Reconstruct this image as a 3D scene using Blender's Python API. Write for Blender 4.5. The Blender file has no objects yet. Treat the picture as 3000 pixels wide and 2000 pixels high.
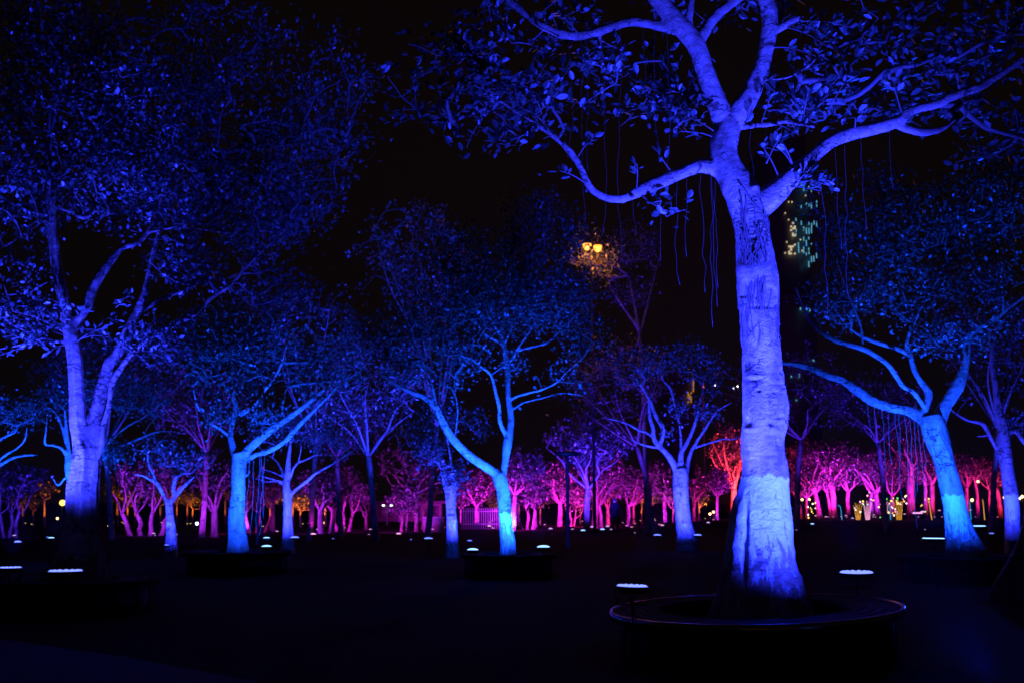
import bpy, bmesh, math, random
import numpy as np
from mathutils import Vector, Matrix, noise as mnoise

random.seed(7)
RNG = np.random.default_rng(7)
SC = bpy.context.scene
COL = SC.collection
rad = math.radians

# ------------------------------------------------------------------ camera
F_PX = 2917.0
CAM_H = 1.5
HORIZON = 1470.0
PITCH = math.atan((HORIZON - 1000.0) / F_PX)
cam_d = bpy.data.cameras.new('camera')
cam_d.sensor_width = 36.0
cam_d.lens = 36.0 * F_PX / 3000.0
cam_d.clip_start = 0.05
cam_d.clip_end = 3000
cam_d.dof.use_dof = True
cam_d.dof.focus_distance = 10.3
cam_d.dof.aperture_fstop = 2.4
cam = bpy.data.objects.new('camera', cam_d)
COL.objects.link(cam)
cam.location = (0, 0, CAM_H)
cam.rotation_euler = (math.pi / 2 + PITCH, 0, 0)
SC.camera = cam

# ------------------------------------------------------------------ night sky, exposure
w = bpy.data.worlds.new('World')
SC.world = w
w.use_nodes = True
bg = w.node_tree.nodes['Background']
bg.inputs[0].default_value = (1.0, 0.62, 0.16, 1)      # brownish town glow on the night sky
bg.inputs[1].default_value = 0.0025
SC.view_settings.view_transform = 'Standard'
SC.view_settings.look = 'None'
SC.view_settings.exposure = 0.0
SC.view_settings.gamma = 1.0
SC.view_settings.use_curve_mapping = False
SC.cycles.use_denoising = True
SC.cycles.max_bounces = 4
SC.cycles.diffuse_bounces = 2
SC.cycles.glossy_bounces = 2
SC.cycles.transmission_bounces = 2
SC.cycles.sample_clamp_indirect = 3.0
SC.cycles.caustics_reflective = False
SC.cycles.caustics_refractive = False

# ------------------------------------------------------------------ picture helpers
CP, SP = math.cos(PITCH), math.sin(PITCH)
def at(px, py, depth):
    """world point seen at photo pixel (px, py) standing at ground distance depth"""
    a = (px - 1500.0) / F_PX
    b = (1000.0 - py) / F_PX
    dx, dy, dz = a, CP - b * SP, SP + b * CP
    t = depth / dy
    return np.array([dx * t, depth, CAM_H + dz * t])
def scale_at(py, depth):
    b = (1000.0 - py) / F_PX
    return depth / (CP - b * SP) / F_PX
def ground_depth(py, z=0.0):
    b = (1000.0 - py) / F_PX
    dy, dz = CP - b * SP, SP + b * CP
    return (z - CAM_H) / dz * dy
def on_ground(px, py, z=0.0):
    return at(px, py, ground_depth(py, z))

# ------------------------------------------------------------------ materials
def new_mat(name):
    m = bpy.data.materials.new(name)
    m.use_nodes = True
    nt = m.node_tree
    return m, nt, nt.nodes['Principled BSDF']
def plain(name, col, rough=0.7, metal=0.0, noise_amt=0.25, scale=6.0):
    m, nt, p = new_mat(name)
    p.inputs['Roughness'].default_value = rough
    p.inputs['Metallic'].default_value = metal
    n = nt.nodes.new('ShaderNodeTexNoise'); n.inputs['Scale'].default_value = scale; n.inputs['Detail'].default_value = 5
    tc = nt.nodes.new('ShaderNodeTexCoord')
    nt.links.new(tc.outputs['Object'], n.inputs['Vector'])
    mx = nt.nodes.new('ShaderNodeMix'); mx.data_type = 'RGBA'
    mx.inputs[6].default_value = (*[c * (1 - noise_amt) for c in col], 1)
    mx.inputs[7].default_value = (*[min(1, c * (1 + noise_amt)) for c in col], 1)
    nt.links.new(n.outputs['Fac'], mx.inputs[0]); nt.links.new(mx.outputs[2], p.inputs['Base Color'])
    return m
def glow(name, col, strength):
    m, nt, p = new_mat(name)
    p.inputs['Base Color'].default_value = (0.02, 0.02, 0.02, 1)
    p.inputs['Emission Color'].default_value = (*col, 1)
    p.inputs['Emission Strength'].default_value = strength
    m.cycles.emission_sampling = 'NONE'
    return m

def bark_material(name, base_lo, base_hi, fine=1.0, paint=True):
    m, nt, p = new_mat(name)
    N, L = nt.nodes.new, nt.links.new
    geo = N('ShaderNodeNewGeometry')
    sep = N('ShaderNodeSeparateXYZ'); L(geo.outputs['Position'], sep.inputs[0])
    # stretched coordinates: bark figure runs up the trunk
    mp = N('ShaderNodeMapping'); mp.inputs['Scale'].default_value = (1, 1, 0.35); L(geo.outputs['Position'], mp.inputs[0])
    n1 = N('ShaderNodeTexNoise'); n1.inputs['Scale'].default_value = 5 * fine; n1.inputs['Detail'].default_value = 8; n1.inputs['Roughness'].default_value = 0.65
    L(mp.outputs[0], n1.inputs['Vector'])
    mpf = N('ShaderNodeMapping'); mpf.inputs['Scale'].default_value = (1, 1, 1.25); L(geo.outputs['Position'], mpf.inputs[0])
    n2 = N('ShaderNodeTexNoise'); n2.inputs['Scale'].default_value = 11 * fine; n2.inputs['Detail'].default_value = 12; n2.inputs['Roughness'].default_value = 0.72; n2.inputs['Distortion'].default_value = 0.6
    L(mpf.outputs[0], n2.inputs['Vector'])
    cr = N('ShaderNodeValToRGB'); cr.color_ramp.elements[0].position = 0.33; cr.color_ramp.elements[1].position = 0.62
    cr.color_ramp.elements[0].color = (*base_lo, 1); cr.color_ramp.elements[1].color = (*base_hi, 1)
    L(n1.outputs['Fac'], cr.inputs[0])
    # sparse cracks and scars running across, in patches
    mpv = N('ShaderNodeMapping'); mpv.inputs['Scale'].default_value = (2.2, 2.2, 6.0); L(geo.outputs['Position'], mpv.inputs[0])
    wob = N('ShaderNodeTexNoise'); wob.inputs['Scale'].default_value = 2.5; wob.inputs['Detail'].default_value = 5; L(mpv.outputs[0], wob.inputs['Vector'])
    vm = N('ShaderNodeVectorMath'); vm.operation = 'MULTIPLY_ADD'; vm.inputs[1].default_value = (1.1, 1.1, 1.1); L(wob.outputs['Color'], vm.inputs[0]); L(mpv.outputs[0], vm.inputs[2])
    vo = N('ShaderNodeTexVoronoi'); vo.feature = 'DISTANCE_TO_EDGE'; vo.inputs['Scale'].default_value = 1.0; L(vm.outputs[0], vo.inputs['Vector'])
    patch = N('ShaderNodeTexNoise'); patch.inputs['Scale'].default_value = 2.2; patch.inputs['Detail'].default_value = 3; L(geo.outputs['Position'], patch.inputs['Vector'])
    pth = N('ShaderNodeMapRange'); pth.inputs[1].default_value = 0.48; pth.inputs[2].default_value = 0.62; pth.inputs[3].default_value = 0.0; pth.inputs[4].default_value = 0.05; L(patch.outputs['Fac'], pth.inputs[0])
    crk = N('ShaderNodeMath'); crk.operation = 'LESS_THAN'; L(vo.outputs['Distance'], crk.inputs[0]); L(pth.outputs[0], crk.inputs[1])
    sc = N('ShaderNodeMapRange'); sc.inputs[1].default_value = 0.30; sc.inputs[2].default_value = 0.46; sc.inputs[3].default_value = 0.35; sc.inputs[4].default_value = 1.0
    L(n2.outputs['Fac'], sc.inputs[0])
    mul = N('ShaderNodeMix'); mul.data_type = 'RGBA'; mul.blend_type = 'MULTIPLY'; mul.inputs[0].default_value = 1.0
    L(cr.outputs[0], mul.inputs[6]); L(sc.outputs[0], mul.inputs[7])
    dk = N('ShaderNodeMix'); dk.data_type = 'RGBA'; dk.blend_type = 'MULTIPLY'; dk.inputs[7].default_value = (0.22, 0.2, 0.18, 1)
    L(crk.outputs[0], dk.inputs[0]); L(mul.outputs[2], dk.inputs[6])
    col = dk.outputs[2]
    if paint:
        at_ = N('ShaderNodeAttribute'); at_.attribute_type = 'OBJECT'; at_.attribute_name = 'paint_height'
        # lime wash: height mask, ragged edge and flaked patches
        edge = N('ShaderNodeTexNoise'); edge.inputs['Scale'].default_value = 9; edge.inputs['Detail'].default_value = 6
        mpe = N('ShaderNodeMapping'); mpe.inputs['Scale'].default_value = (1, 1, 0.25); L(geo.outputs['Position'], mpe.inputs[0]); L(mpe.outputs[0], edge.inputs['Vector'])
        e1 = N('ShaderNodeMath'); e1.operation = 'MULTIPLY_ADD'; e1.inputs[1].default_value = 0.24; L(edge.outputs['Fac'], e1.inputs[0])
        L(sep.outputs[2], e1.inputs[2])
        d = N('ShaderNodeMath'); d.operation = 'SUBTRACT'; L(at_.outputs['Fac'], d.inputs[0]); L(e1.outputs[0], d.inputs[1])
        st = N('ShaderNodeMapRange'); st.inputs[1].default_value = -0.075; st.inputs[2].default_value = -0.055; L(d.outputs[0], st.inputs[0])
        fl = N('ShaderNodeTexNoise'); fl.inputs['Scale'].default_value = 10.0; fl.inputs['Detail'].default_value = 10; fl.inputs['Roughness'].default_value = 0.6
        mpl = N('ShaderNodeMapping'); mpl.inputs['Scale'].default_value = (1.3, 1.3, 0.55); L(geo.outputs['Position'], mpl.inputs[0]); L(mpl.outputs[0], fl.inputs['Vector'])
        stk = N('ShaderNodeTexNoise'); stk.inputs['Scale'].default_value = 22; stk.inputs['Detail'].default_value = 8; stk.inputs['Roughness'].default_value = 0.7
        mps = N('ShaderNodeMapping'); mps.inputs['Scale'].default_value = (1, 1, 0.07); L(geo.outputs['Position'], mps.inputs[0]); L(mps.outputs[0], stk.inputs['Vector'])
        flm = N('ShaderNodeMix'); flm.inputs[0].default_value = 0.45; L(fl.outputs['Fac'], flm.inputs[2]); L(stk.outputs['Fac'], flm.inputs[3])
        # wear grows towards the ground, where shoes and rain strip the wash
        hz = N('ShaderNodeMapRange'); hz.inputs[1].default_value = 0.75; hz.inputs[2].default_value = 1.45; hz.inputs[3].default_value = 0.10; hz.inputs[4].default_value = -0.06
        L(sep.outputs[2], hz.inputs[0])
        fs = N('ShaderNodeMath'); fs.operation = 'ADD'; L(flm.outputs[0], fs.inputs[0]); L(hz.outputs[0], fs.inputs[1])
        fm = N('ShaderNodeMapRange'); fm.inputs[1].default_value = 0.52; fm.inputs[2].default_value = 0.56; fm.inputs[3].default_value = 1.0; fm.inputs[4].default_value = 0.10
        L(fs.outputs[0], fm.inputs[0])
        pm = N('ShaderNodeMath'); pm.operation = 'MULTIPLY'; L(st.outputs[0], pm.inputs[0]); L(fm.outputs[0], pm.inputs[1])
        mx = N('ShaderNodeMix'); mx.data_type = 'RGBA'; mx.inputs[7].default_value = (0.68, 0.82, 0.80, 1)
        L(pm.outputs[0], mx.inputs[0]); L(col, mx.inputs[6])
        col = mx.outputs[2]
    L(col, p.inputs['Base Color'])
    p.inputs['Roughness'].default_value = 0.78
    p.inputs['Specular IOR Level'].default_value = 0.3
    ad = N('ShaderNodeMath'); ad.operation = 'MULTIPLY_ADD'; ad.inputs[1].default_value = 0.55
    L(n1.outputs['Fac'], ad.inputs[0]); L(n2.outputs['Fac'], ad.inputs[2])
    cs = N('ShaderNodeMath'); cs.operation = 'MULTIPLY_ADD'; cs.inputs[1].default_value = -0.35; L(crk.outputs[0], cs.inputs[0]); L(ad.outputs[0], cs.inputs[2])
    bp = N('ShaderNodeBump'); bp.inputs['Strength'].default_value = 1.0; bp.inputs['Distance'].default_value = 0.07
    L(cs.outputs[0], bp.inputs['Height']); L(bp.outputs[0], p.inputs['Normal'])
    return m
M_BARK = bark_material('bark', (0.20, 0.135, 0.10), (0.47, 0.35, 0.28))
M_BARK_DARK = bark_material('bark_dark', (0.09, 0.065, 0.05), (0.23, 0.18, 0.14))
M_TWIG = plain('twig', (0.09, 0.07, 0.055), 0.9)
M_ROOT = plain('aerial_root', (0.085, 0.06, 0.05), 0.85)
M_ROOT_PALE = plain('hanging_root', (0.12, 0.09, 0.08), 0.85)

def leaf_material(name, lo, hi):
    m, nt, p = new_mat(name)
    N, L = nt.nodes.new, nt.links.new
    geo = N('ShaderNodeNewGeometry')
    n = N('ShaderNodeTexNoise'); n.inputs['Scale'].default_value = 2.3; n.inputs['Detail'].default_value = 3
    L(geo.outputs['Position'], n.inputs['Vector'])
    ad = N('ShaderNodeMath'); ad.operation = 'MULTIPLY_ADD'; ad.inputs[1].default_value = 0.5; L(geo.outputs['Random Per Island'], ad.inputs[0]); 
    sb = N('ShaderNodeMath'); sb.operation = 'SUBTRACT'; sb.inputs[1].default_value = 0.25; L(n.outputs['Fac'], sb.inputs[0]); L(sb.outputs[0], ad.inputs[2])
    mx = N('ShaderNodeMix'); mx.data_type = 'RGBA'; mx.inputs[6].default_value = (*lo, 1); mx.inputs[7].default_value = (*hi, 1)
    L(ad.outputs[0], mx.inputs[0]); L(mx.outputs[2], p.inputs['Base Color'])
    p.inputs['Roughness'].default_value = 0.42
    p.inputs['Specular IOR Level'].default_value = 0.6
    tr = N('ShaderNodeBsdfTranslucent'); L(mx.outputs[2], tr.inputs['Color'])
    ms = N('ShaderNodeMixShader'); ms.inputs[0].default_value = 0.25
    out = nt.nodes['Material Output']
    L(p.outputs[0], ms.inputs[1]); L(tr.outputs[0], ms.inputs[2]); L(ms.outputs[0], out.inputs['Surface'])
    return m
M_LEAF = leaf_material('leaf', (0.028, 0.04, 0.030), (0.080, 0.10, 0.075))

M_METAL = plain('bench_steel', (0.32, 0.32, 0.32), 0.24, 1.0, 0.08)
M_SEAT = plain('bench_seat', (0.005, 0.005, 0.005), 0.95)
M_HOUSING = plain('lamp_housing', (0.03, 0.03, 0.032), 0.5, 0.3)
M_POST = plain('dark_post', (0.10, 0.11, 0.13), 0.5, 0.2)
M_BLACK = plain('black_paint', (0.006, 0.006, 0.006), 0.9)
M_PLANTER = plain('planter_stone', (0.03, 0.03, 0.032), 0.7)
M_CLOTH = plain('dark_cloth', (0.005, 0.005, 0.009), 0.9)
M_CLOTH.node_tree.nodes['Principled BSDF'].inputs['Specular IOR Level'].default_value = 0.05
M_SKIN = plain('skin', (0.30, 0.18, 0.13), 0.6)
M_HAIR = plain('hair', (0.012, 0.01, 0.01), 0.5)
M_RUBBER = plain('rubber', (0.02, 0.02, 0.02), 0.7)
M_FENCE = plain('fence_paint', (0.26, 0.25, 0.25), 0.6)
M_WALL = plain('render_wall', (0.13, 0.12, 0.11), 0.85)
M_ROOF = plain('roof_sheet', (0.05, 0.045, 0.045), 0.7)
M_TOWER = plain('tower_cladding', (0.2, 0.19, 0.18), 0.4)

# ------------------------------------------------------------------ mesh helpers
def mesh_obj(name, verts, faces, mat, parent=None, smooth=True):
    me = bpy.data.meshes.new(name)
    me.from_pydata([tuple(v) for v in verts], [], [tuple(int(i) for i in f) for f in faces])
    if smooth:
        me.polygons.foreach_set('use_smooth', [True] * len(me.polygons))
    if mat: me.materials.append(mat)
    me.update()
    o = bpy.data.objects.new(name, me)
    COL.objects.link(o)
    if parent is not None:
        o.parent = parent; o.matrix_parent_inverse = Matrix.Translation(-parent.location)
    return o
def quick_mesh(name, verts, loops, sizes, mat):
    """fast mesh from numpy arrays"""
    me = bpy.data.meshes.new(name)
    me.vertices.add(len(verts)); me.vertices.foreach_set('co', np.asarray(verts, np.float32).ravel())
    me.loops.add(len(loops)); me.loops.foreach_set('vertex_index', np.asarray(loops, np.int32))
    me.polygons.add(len(sizes))
    st = np.concatenate([[0], np.cumsum(sizes)[:-1]]).astype(np.int32)
    me.polygons.foreach_set('loop_start', st)
    me.update(calc_edges=True)
    me.polygons.foreach_set('use_smooth', [True] * len(sizes))
    if mat: me.materials.append(mat)
    return me
def thing(name, label, cat, loc, group=None):
    o = bpy.data.objects.new(name, None)
    o.empty_display_size = 0.2
    COL.objects.link(o)
    o.location = tuple(float(v) for v in loc)
    o['label'] = label; o['category'] = cat
    if group: o['group'] = group
    return o
def put(me, name, parent, mat=None):
    """mesh in world coordinates becomes a part of the thing"""
    o = bpy.data.objects.new(name, me)
    COL.objects.link(o)
    if parent is not None:
        o.parent = parent
        o.matrix_parent_inverse = Matrix.Translation(-parent.location)
    return o
def tag(o, label, cat, group=None):
    o['label'] = label; o['category'] = cat
    if group: o['group'] = group
    return o

class Geo:
    def __init__(s): s.v = []; s.loops = []; s.sizes = []; s.n = 0
    def add(s, v, faces):
        v = np.asarray(v, float)
        for f in faces:
            s.loops.extend([i + s.n for i in f]); s.sizes.append(len(f))
        s.v.append(v); s.n += len(v)
    def add_np(s, v, loops, sizes):
        s.v.append(np.asarray(v, float)); s.loops.extend((np.asarray(loops) + s.n).tolist()); s.sizes.extend(list(sizes)); s.n += len(v)
    def mesh(s, name, mat):
        if not s.v: return None
        return quick_mesh(name, np.concatenate(s.v), s.loops, s.sizes, mat)
    def box(s, c, d, R=None):
        c = np.asarray(c, float); d = np.asarray(d, float) / 2
        v = np.array([[x, y, z] for x in (-1, 1) for y in (-1, 1) for z in (-1, 1)], float) * d
        if R is not None: v = v @ np.asarray(R).T
        s.add(v + c, [(0, 1, 3, 2), (4, 6, 7, 5), (0, 4, 5, 1), (2, 3, 7, 6), (0, 2, 6, 4), (1, 5, 7, 3)])
    def tube(s, pts, radii, n=8, cap=True, shape=None):
        pts = np.asarray(pts, float); k = len(pts)
        radii = np.broadcast_to(np.asarray(radii, float), (k,))
        T = np.gradient(pts, axis=0); T /= np.linalg.norm(T, axis=1, keepdims=True) + 1e-9
        ref = np.array([0.13, 1.0, 0.07]) if abs(T[:, 1]).mean() < 0.85 else np.array([1.0, 0.1, 0.1])
        A = np.cross(T, ref); A /= np.linalg.norm(A, axis=1, keepdims=True) + 1e-9
        B = np.cross(T, A)
        th = np.linspace(0, 2 * np.pi, n, endpoint=False)
        ring = np.cos(th)[None, :, None] * A[:, None, :] + np.sin(th)[None, :, None] * B[:, None, :]
        r = radii[:, None] * np.ones((1, n))
        if shape is not None: r = r * shape(np.arange(k), th, pts)
        v = (pts[:, None, :] + ring * r[:, :, None]).reshape(-1, 3)
        i = np.arange(k - 1)[:, None] * n; j = np.arange(n)[None, :]; j2 = (j + 1) % n
        q = np.stack([i + j, i + j2, i + n + j2, i + n + j], -1).reshape(-1)
        s.add_np(v, q, [4] * ((k - 1) * n))
        if cap:
            base = s.n - len(v)
            s.loops.extend([base + x for x in range(n - 1, -1, -1)]); s.sizes.append(n)
            s.loops.extend([base + (k - 1) * n + x for x in range(n)]); s.sizes.append(n)
    def disc_dome(s, c, axis, r, h, n=16, rings=4):
        c = np.asarray(c, float); ax = np.asarray(axis, float); ax = ax / np.linalg.norm(ax)
        a = np.cross(ax, [0.3, 1, 0.2]); a /= np.linalg.norm(a); b = np.cross(ax, a)
        pts = []; rr = []
        for i in range(rings + 1):
            t = i / rings * math.pi / 2
            pts.append(c + ax * h * math.sin(t)); rr.append(max(r * math.cos(t), r * 0.03))
        v = []
        for p_, r_ in zip(pts, rr):
            for k in range(n):
                an = 2 * math.pi * k / n
                v.append(p_ + r_ * (math.cos(an) * a + math.sin(an) * b))
        f = []
        for i in range(rings):
            for k in range(n):
                f.append((i * n + k, i * n + (k + 1) % n, (i + 1) * n + (k + 1) % n, (i + 1) * n + k))
        f.append(tuple(range(n - 1, -1, -1))); f.append(tuple(rings * n + k for k in range(n)))
        s.add(v, f)

def catmull(P, per):
    P = np.asarray(P, float)
    if len(P) < 3:
        t = np.linspace(0, 1, per + 1)[:, None]
        return P[0] * (1 - t) + P[-1] * t
    Q = np.vstack([2 * P[0] - P[1], P, 2 * P[-1] - P[-2]])
    out = []
    for i in range(1, len(Q) - 2):
        p0, p1, p2, p3 = Q[i - 1], Q[i], Q[i + 1], Q[i + 2]
        for t in np.linspace(0, 1, per, endpoint=False):
            out.append(0.5 * ((2 * p1) + (-p0 + p2) * t + (2 * p0 - 5 * p1 + 4 * p2 - p3) * t * t + (-p0 + 3 * p1 - 3 * p2 + p3) * t ** 3))
    out.append(Q[-2])
    return np.array(out)

# ------------------------------------------------------------------ leaves
LEAF6 = np.array([[0, 0, 0], [0.26, 0.22, 0.03], [0.62, 0.25, 0.02], [1, 0, -0.06], [0.62, -0.25, 0.02], [0.26, -0.22, 0.03], [0.3, 0, -0.03], [0.65, 0, -0.05]])
LEAF6_F = [(0, 6, 1), (1, 6, 7, 2), (2, 7, 3), (0, 5, 6), (5, 4, 7, 6), (4, 3, 7)]
LEAF4 = np.array([[0, 0, 0], [0.52, 0.30, 0.03], [1, 0, -0.04], [0.52, -0.30, 0.03]])
LEAF4_F = [(0, 3, 2), (0, 2, 1)]
def leaf_frames(pos, dirs, rng, droop=0.0):
    d = dirs / (np.linalg.norm(dirs, axis=1, keepdims=True) + 1e-9)
    up = rng.normal(0, 0.45, d.shape) + np.array([0, 0, 1.0])
    side = np.cross(up, d); side /= np.linalg.norm(side, axis=1, keepdims=True) + 1e-9
    nrm = np.cross(d, side)
    return d, side, nrm
def leaves_geo(g, pos, dirs, lens, rng, rich=False):
    T, Fc = (LEAF6, LEAF6_F) if rich else (LEAF4, LEAF4_F)
    d, s_, n_ = leaf_frames(pos, dirs, rng)
    V = pos[:, None, :] + lens[:, None, None] * (T[None, :, 0:1] * d[:, None, :] + T[None, :, 1:2] * s_[:, None, :] + T[None, :, 2:3] * n_[:, None, :])
    k = len(T)
    base = (np.arange(len(pos)) * k)[:, None]
    fl = np.concatenate([np.array(f) for f in Fc])
    loops = (base + fl[None, :]).ravel()
    sizes = np.tile([len(f) for f in Fc], len(pos))
    g.add_np(V.reshape(-1, 3), loops, sizes.tolist())
LEAF_ME = None
def leaf_mesh():
    global LEAF_ME
    if LEAF_ME is None:
        g = Geo(); g.add(LEAF6, LEAF6_F)
        LEAF_ME = g.mesh('leaf', M_LEAF)
    return LEAF_ME
def leaf_objects(parent, pos, dirs, lens, rng):
    d, s_, n_ = leaf_frames(pos, dirs, rng)
    me = leaf_mesh()
    for i in range(len(pos)):
        o = bpy.data.objects.new('leaf', me)
        COL.objects.link(o)
        R = Matrix((d[i], s_[i], n_[i])).transposed()
        Mx = Matrix.LocRotScale(Vector(pos[i]), R.to_quaternion(), Vector((lens[i],) * 3))
        o.parent = parent
        o.matrix_parent_inverse = Matrix.Identity(4)
        o.matrix_basis = Matrix.Translation(-parent.location) @ Mx

# ------------------------------------------------------------------ tree skeletons
class Skeleton:
    """limbs traced as (px, py, width px[, depth shift m]) and turned into real 3-D limbs"""
    def __init__(s, d0, limbs, rng, drift=0.45, base_flare=1.3, per=6):
        s.limbs = []          # (pts Nx3, radii N)
        s.px = []             # (px, py) samples of every limb
        s.d0 = d0
        for k, L in enumerate(limbs):
            L = [tuple(p) + (None,) * (4 - len(p)) for p in L]
            if k == 0:
                dep = [d0 + (p[3] or 0) for p in L]
            else:
                allpx = np.concatenate(s.px); alld = np.concatenate([l[0][:, 1] for l in s.limbs]); allp = np.concatenate([l[0] for l in s.limbs])
                j = np.argmin(((allpx - np.array(L[0][:2])) ** 2).sum(1))
                start = alld[j]
                slope = rng.uniform(-1, 1) * drift
                if L[-1][3] is not None: slope = None
                dep = []; acc = 0
                for i, p in enumerate(L):
                    if i: acc += math.hypot(p[0] - L[i - 1][0], p[1] - L[i - 1][1]) * d0 / F_PX
                    if slope is None:
                        tot = sum(math.hypot(L[q][0] - L[q - 1][0], L[q][1] - L[q - 1][1]) for q in range(1, len(L))) * d0 / F_PX
                        dep.append(start + L[-1][3] * acc / max(tot, 1e-6))
                    else:
                        dep.append(start + slope * acc)
            P = [at(p[0], p[1], d) for p, d in zip(L, dep)]
            R = [p[2] * scale_at(p[1], d) / 2 for p, d in zip(L, dep)]
            if k == 0:
                b = P[0]; r0 = R[0]
                if b[2] > 0.05:
                    P = [np.array([b[0] + (b[0] - P[1][0]) * 0.2, b[1], -0.12]), np.array([b[0] + (b[0] - P[1][0]) * 0.12, b[1], b[2] * 0.4])] + P
                    R = [r0 * base_flare, r0 * (1 + (base_flare - 1) * 0.5)] + R
            else:
                if np.linalg.norm(allp[j] - P[0]) < 0.6:
                    P = [allp[j]] + P; R = [R[0] * 1.05] + R
            PR = catmull(np.column_stack([np.array(P), np.array(R)]), per)
            s.limbs.append((PR[:, :3], np.maximum(PR[:, 3], 0.004)))
            s.px.append(project(PR[:, :3]))
def project(P):
    P = np.asarray(P, float)
    x, y, z = P[:, 0], P[:, 1], P[:, 2] - CAM_H
    dep = y * CP + z * SP
    v = -y * SP + z * CP
    return np.column_stack([1500 + F_PX * x / dep, 1000 - F_PX * v / dep])

def wood_mesh(name, limbs, voxel, mat, n=14, shape=None, bump=0.0, knots=()):
    g = Geo()
    for k, (P, R) in enumerate(limbs):
        g.tube(P, R, n if k else max(n, 28), shape=shape if k == 0 else None)
    me = g.mesh(name, mat)
    if not voxel: return me
    o = bpy.data.objects.new('tmp', me); COL.objects.link(o)
    md = o.modifiers.new('r', 'REMESH'); md.mode = 'VOXEL'; md.voxel_size = voxel; md.use_smooth_shade = True
    sm = o.modifiers.new('s', 'SMOOTH'); sm.factor = 0.5; sm.iterations = 3
    dg = bpy.context.evaluated_depsgraph_get()
    me2 = bpy.data.meshes.new_from_object(o.evaluated_get(dg))
    bpy.data.objects.remove(o); bpy.data.meshes.remove(me)
    me2.name = name
    me2.materials.clear(); me2.materials.append(mat)
    if bump:
        nv = len(me2.vertices)
        co = np.empty(nv * 3, np.float32); me2.vertices.foreach_get('co', co); co = co.reshape(-1, 3)
        no = np.empty(nv * 3, np.float32); me2.vertices.foreach_get('normal', no); no = no.reshape(-1, 3)
        amp = np.array([mnoise.noise(Vector((c[0] * 3.1, c[1] * 3.1, c[2] * 1.7))) * 0.6 + mnoise.noise(Vector((c[0] * 9, c[1] * 9, c[2] * 11))) * 0.4 for c in co])
        co = co + no * (amp * bump)[:, None]
        if len(knots):
            pp = project(co); front = np.clip(-no[:, 1], 0, 1) ** 0.5
            dsp = np.zeros(nv)
            for kx, ky, sx, sy, dep in knots:
                dsp += dep * np.exp(-((pp[:, 0] - kx) / sx) ** 2 - ((pp[:, 1] - ky) / sy) ** 2)
            co = co + no * (dsp * front)[:, None]
        me2.vertices.foreach_set('co', co.astype(np.float32).ravel()); me2.update()
    me2.polygons.foreach_set('use_smooth', [True] * len(me2.polygons))
    return me2

def grow_twigs(limbs, tips, rng, r_tip=0.006, max_seg=0.55):
    """every tip is tied to the nearest wood; returns tube list and leaf anchor points/directions"""
    nodes = np.concatenate([P[np.arange(len(P)) >= len(P) * (0.35 if k == 0 else 0.15)] for k, (P, R) in enumerate(limbs)])
    n0 = len(nodes)
    tips = np.asarray(tips)
    d = np.array([((nodes - t) ** 2).sum(1).min() for t in tips])
    order = np.argsort(d)
    pos = [p for p in nodes]; par = [-1] * n0
    arr = np.empty((n0 + len(tips) * 4, 3)); arr[:n0] = nodes; cnt = n0
    leaf_nodes = []
    for t in tips[order]:
        diff = arr[:cnt] - t
        dd = np.sqrt((diff ** 2).sum(1)) + np.maximum(0, arr[:cnt, 2] - t[2]) * 0.8     # prefers growing upwards
        j = int(np.argmin(dd))
        a = arr[j]; L = np.linalg.norm(t - a)
        k = min(3, int(L / max_seg))
        prev = j
        for q in range(1, k + 1):
            f = q / (k + 1)
            m = a * (1 - f) + t * f + rng.normal(0, 0.05 * L, 3) + np.array([0, 0, 0.06 * L * math.sin(f * math.pi)])
            arr[cnt] = m; par.append(prev); prev = cnt; cnt += 1
        arr[cnt] = t; par.append(prev); leaf_nodes.append(cnt); cnt += 1
    w = np.zeros(cnt)
    for l in leaf_nodes:
        i = l
        while i >= n0:
            w[i] += 1; i = par[i]
    segs = []
    for i in range(n0, cnt):
        a, b = arr[par[i]], arr[i]
        rb = r_tip * math.sqrt(w[i]); ra = rb if par[i] < n0 else r_tip * math.sqrt(w[par[i]])
        ra = min(ra, rb * 1.5)
        mid = (a + b) / 2 + rng.normal(0, 0.04 * np.linalg.norm(b - a), 3)
        segs.append((np.array([a, mid, b]), np.array([ra, (ra + rb) / 2, rb])))
    dirs = np.array([arr[l] - arr[par[l]] for l in leaf_nodes])
    return segs, arr[leaf_nodes], dirs

def clusters(anchors, dirs, per, spread, size, rng, up=0.35):
    n = len(anchors)
    idx = np.repeat(np.arange(n), per)
    D = dirs[idx] / (np.linalg.norm(dirs[idx], axis=1, keepdims=True) + 1e-9)
    rnd = rng.normal(0, 1, (len(idx), 3)); rnd /= np.linalg.norm(rnd, axis=1, keepdims=True)
    ld = D * 0.45 + rnd + np.array([0, 0, up])
    pos = anchors[idx] + rng.normal(0, spread, (len(idx), 3))
    ln = size * rng.uniform(0.6, 1.15, len(idx))
    return pos, ld, ln

def blob_tips(blobs, d0, rng):
    """blobs: (px, py, rx px, ry px, count, depth shift m, depth radius m)"""
    out = []
    for b in blobs:
        px, py, rx, ry, n = b[:5]
        ds = b[5] if len(b) > 5 else 0.0
        dep = d0 + ds
        c = at(px, py, dep); k = scale_at(py, dep)
        dr = b[6] if len(b) > 6 else min(rx, ry) * k
        u = rng.normal(0, 1, (n, 3)); u /= np.linalg.norm(u, axis=1, keepdims=True)
        u *= rng.uniform(0.25, 1, (n, 1)) ** 0.5
        # lumpy outline
        u *= np.array([0.8 + 0.35 * mnoise.noise(Vector(tuple(x * 2.0 + c))) for x in u])[:, None]
        out.append(c + u * np.array([rx * k, dr, ry * k]))
    P = np.concatenate(out)
    P[:, 2] = np.maximum(P[:, 2], 0.8)
    return P

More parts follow.
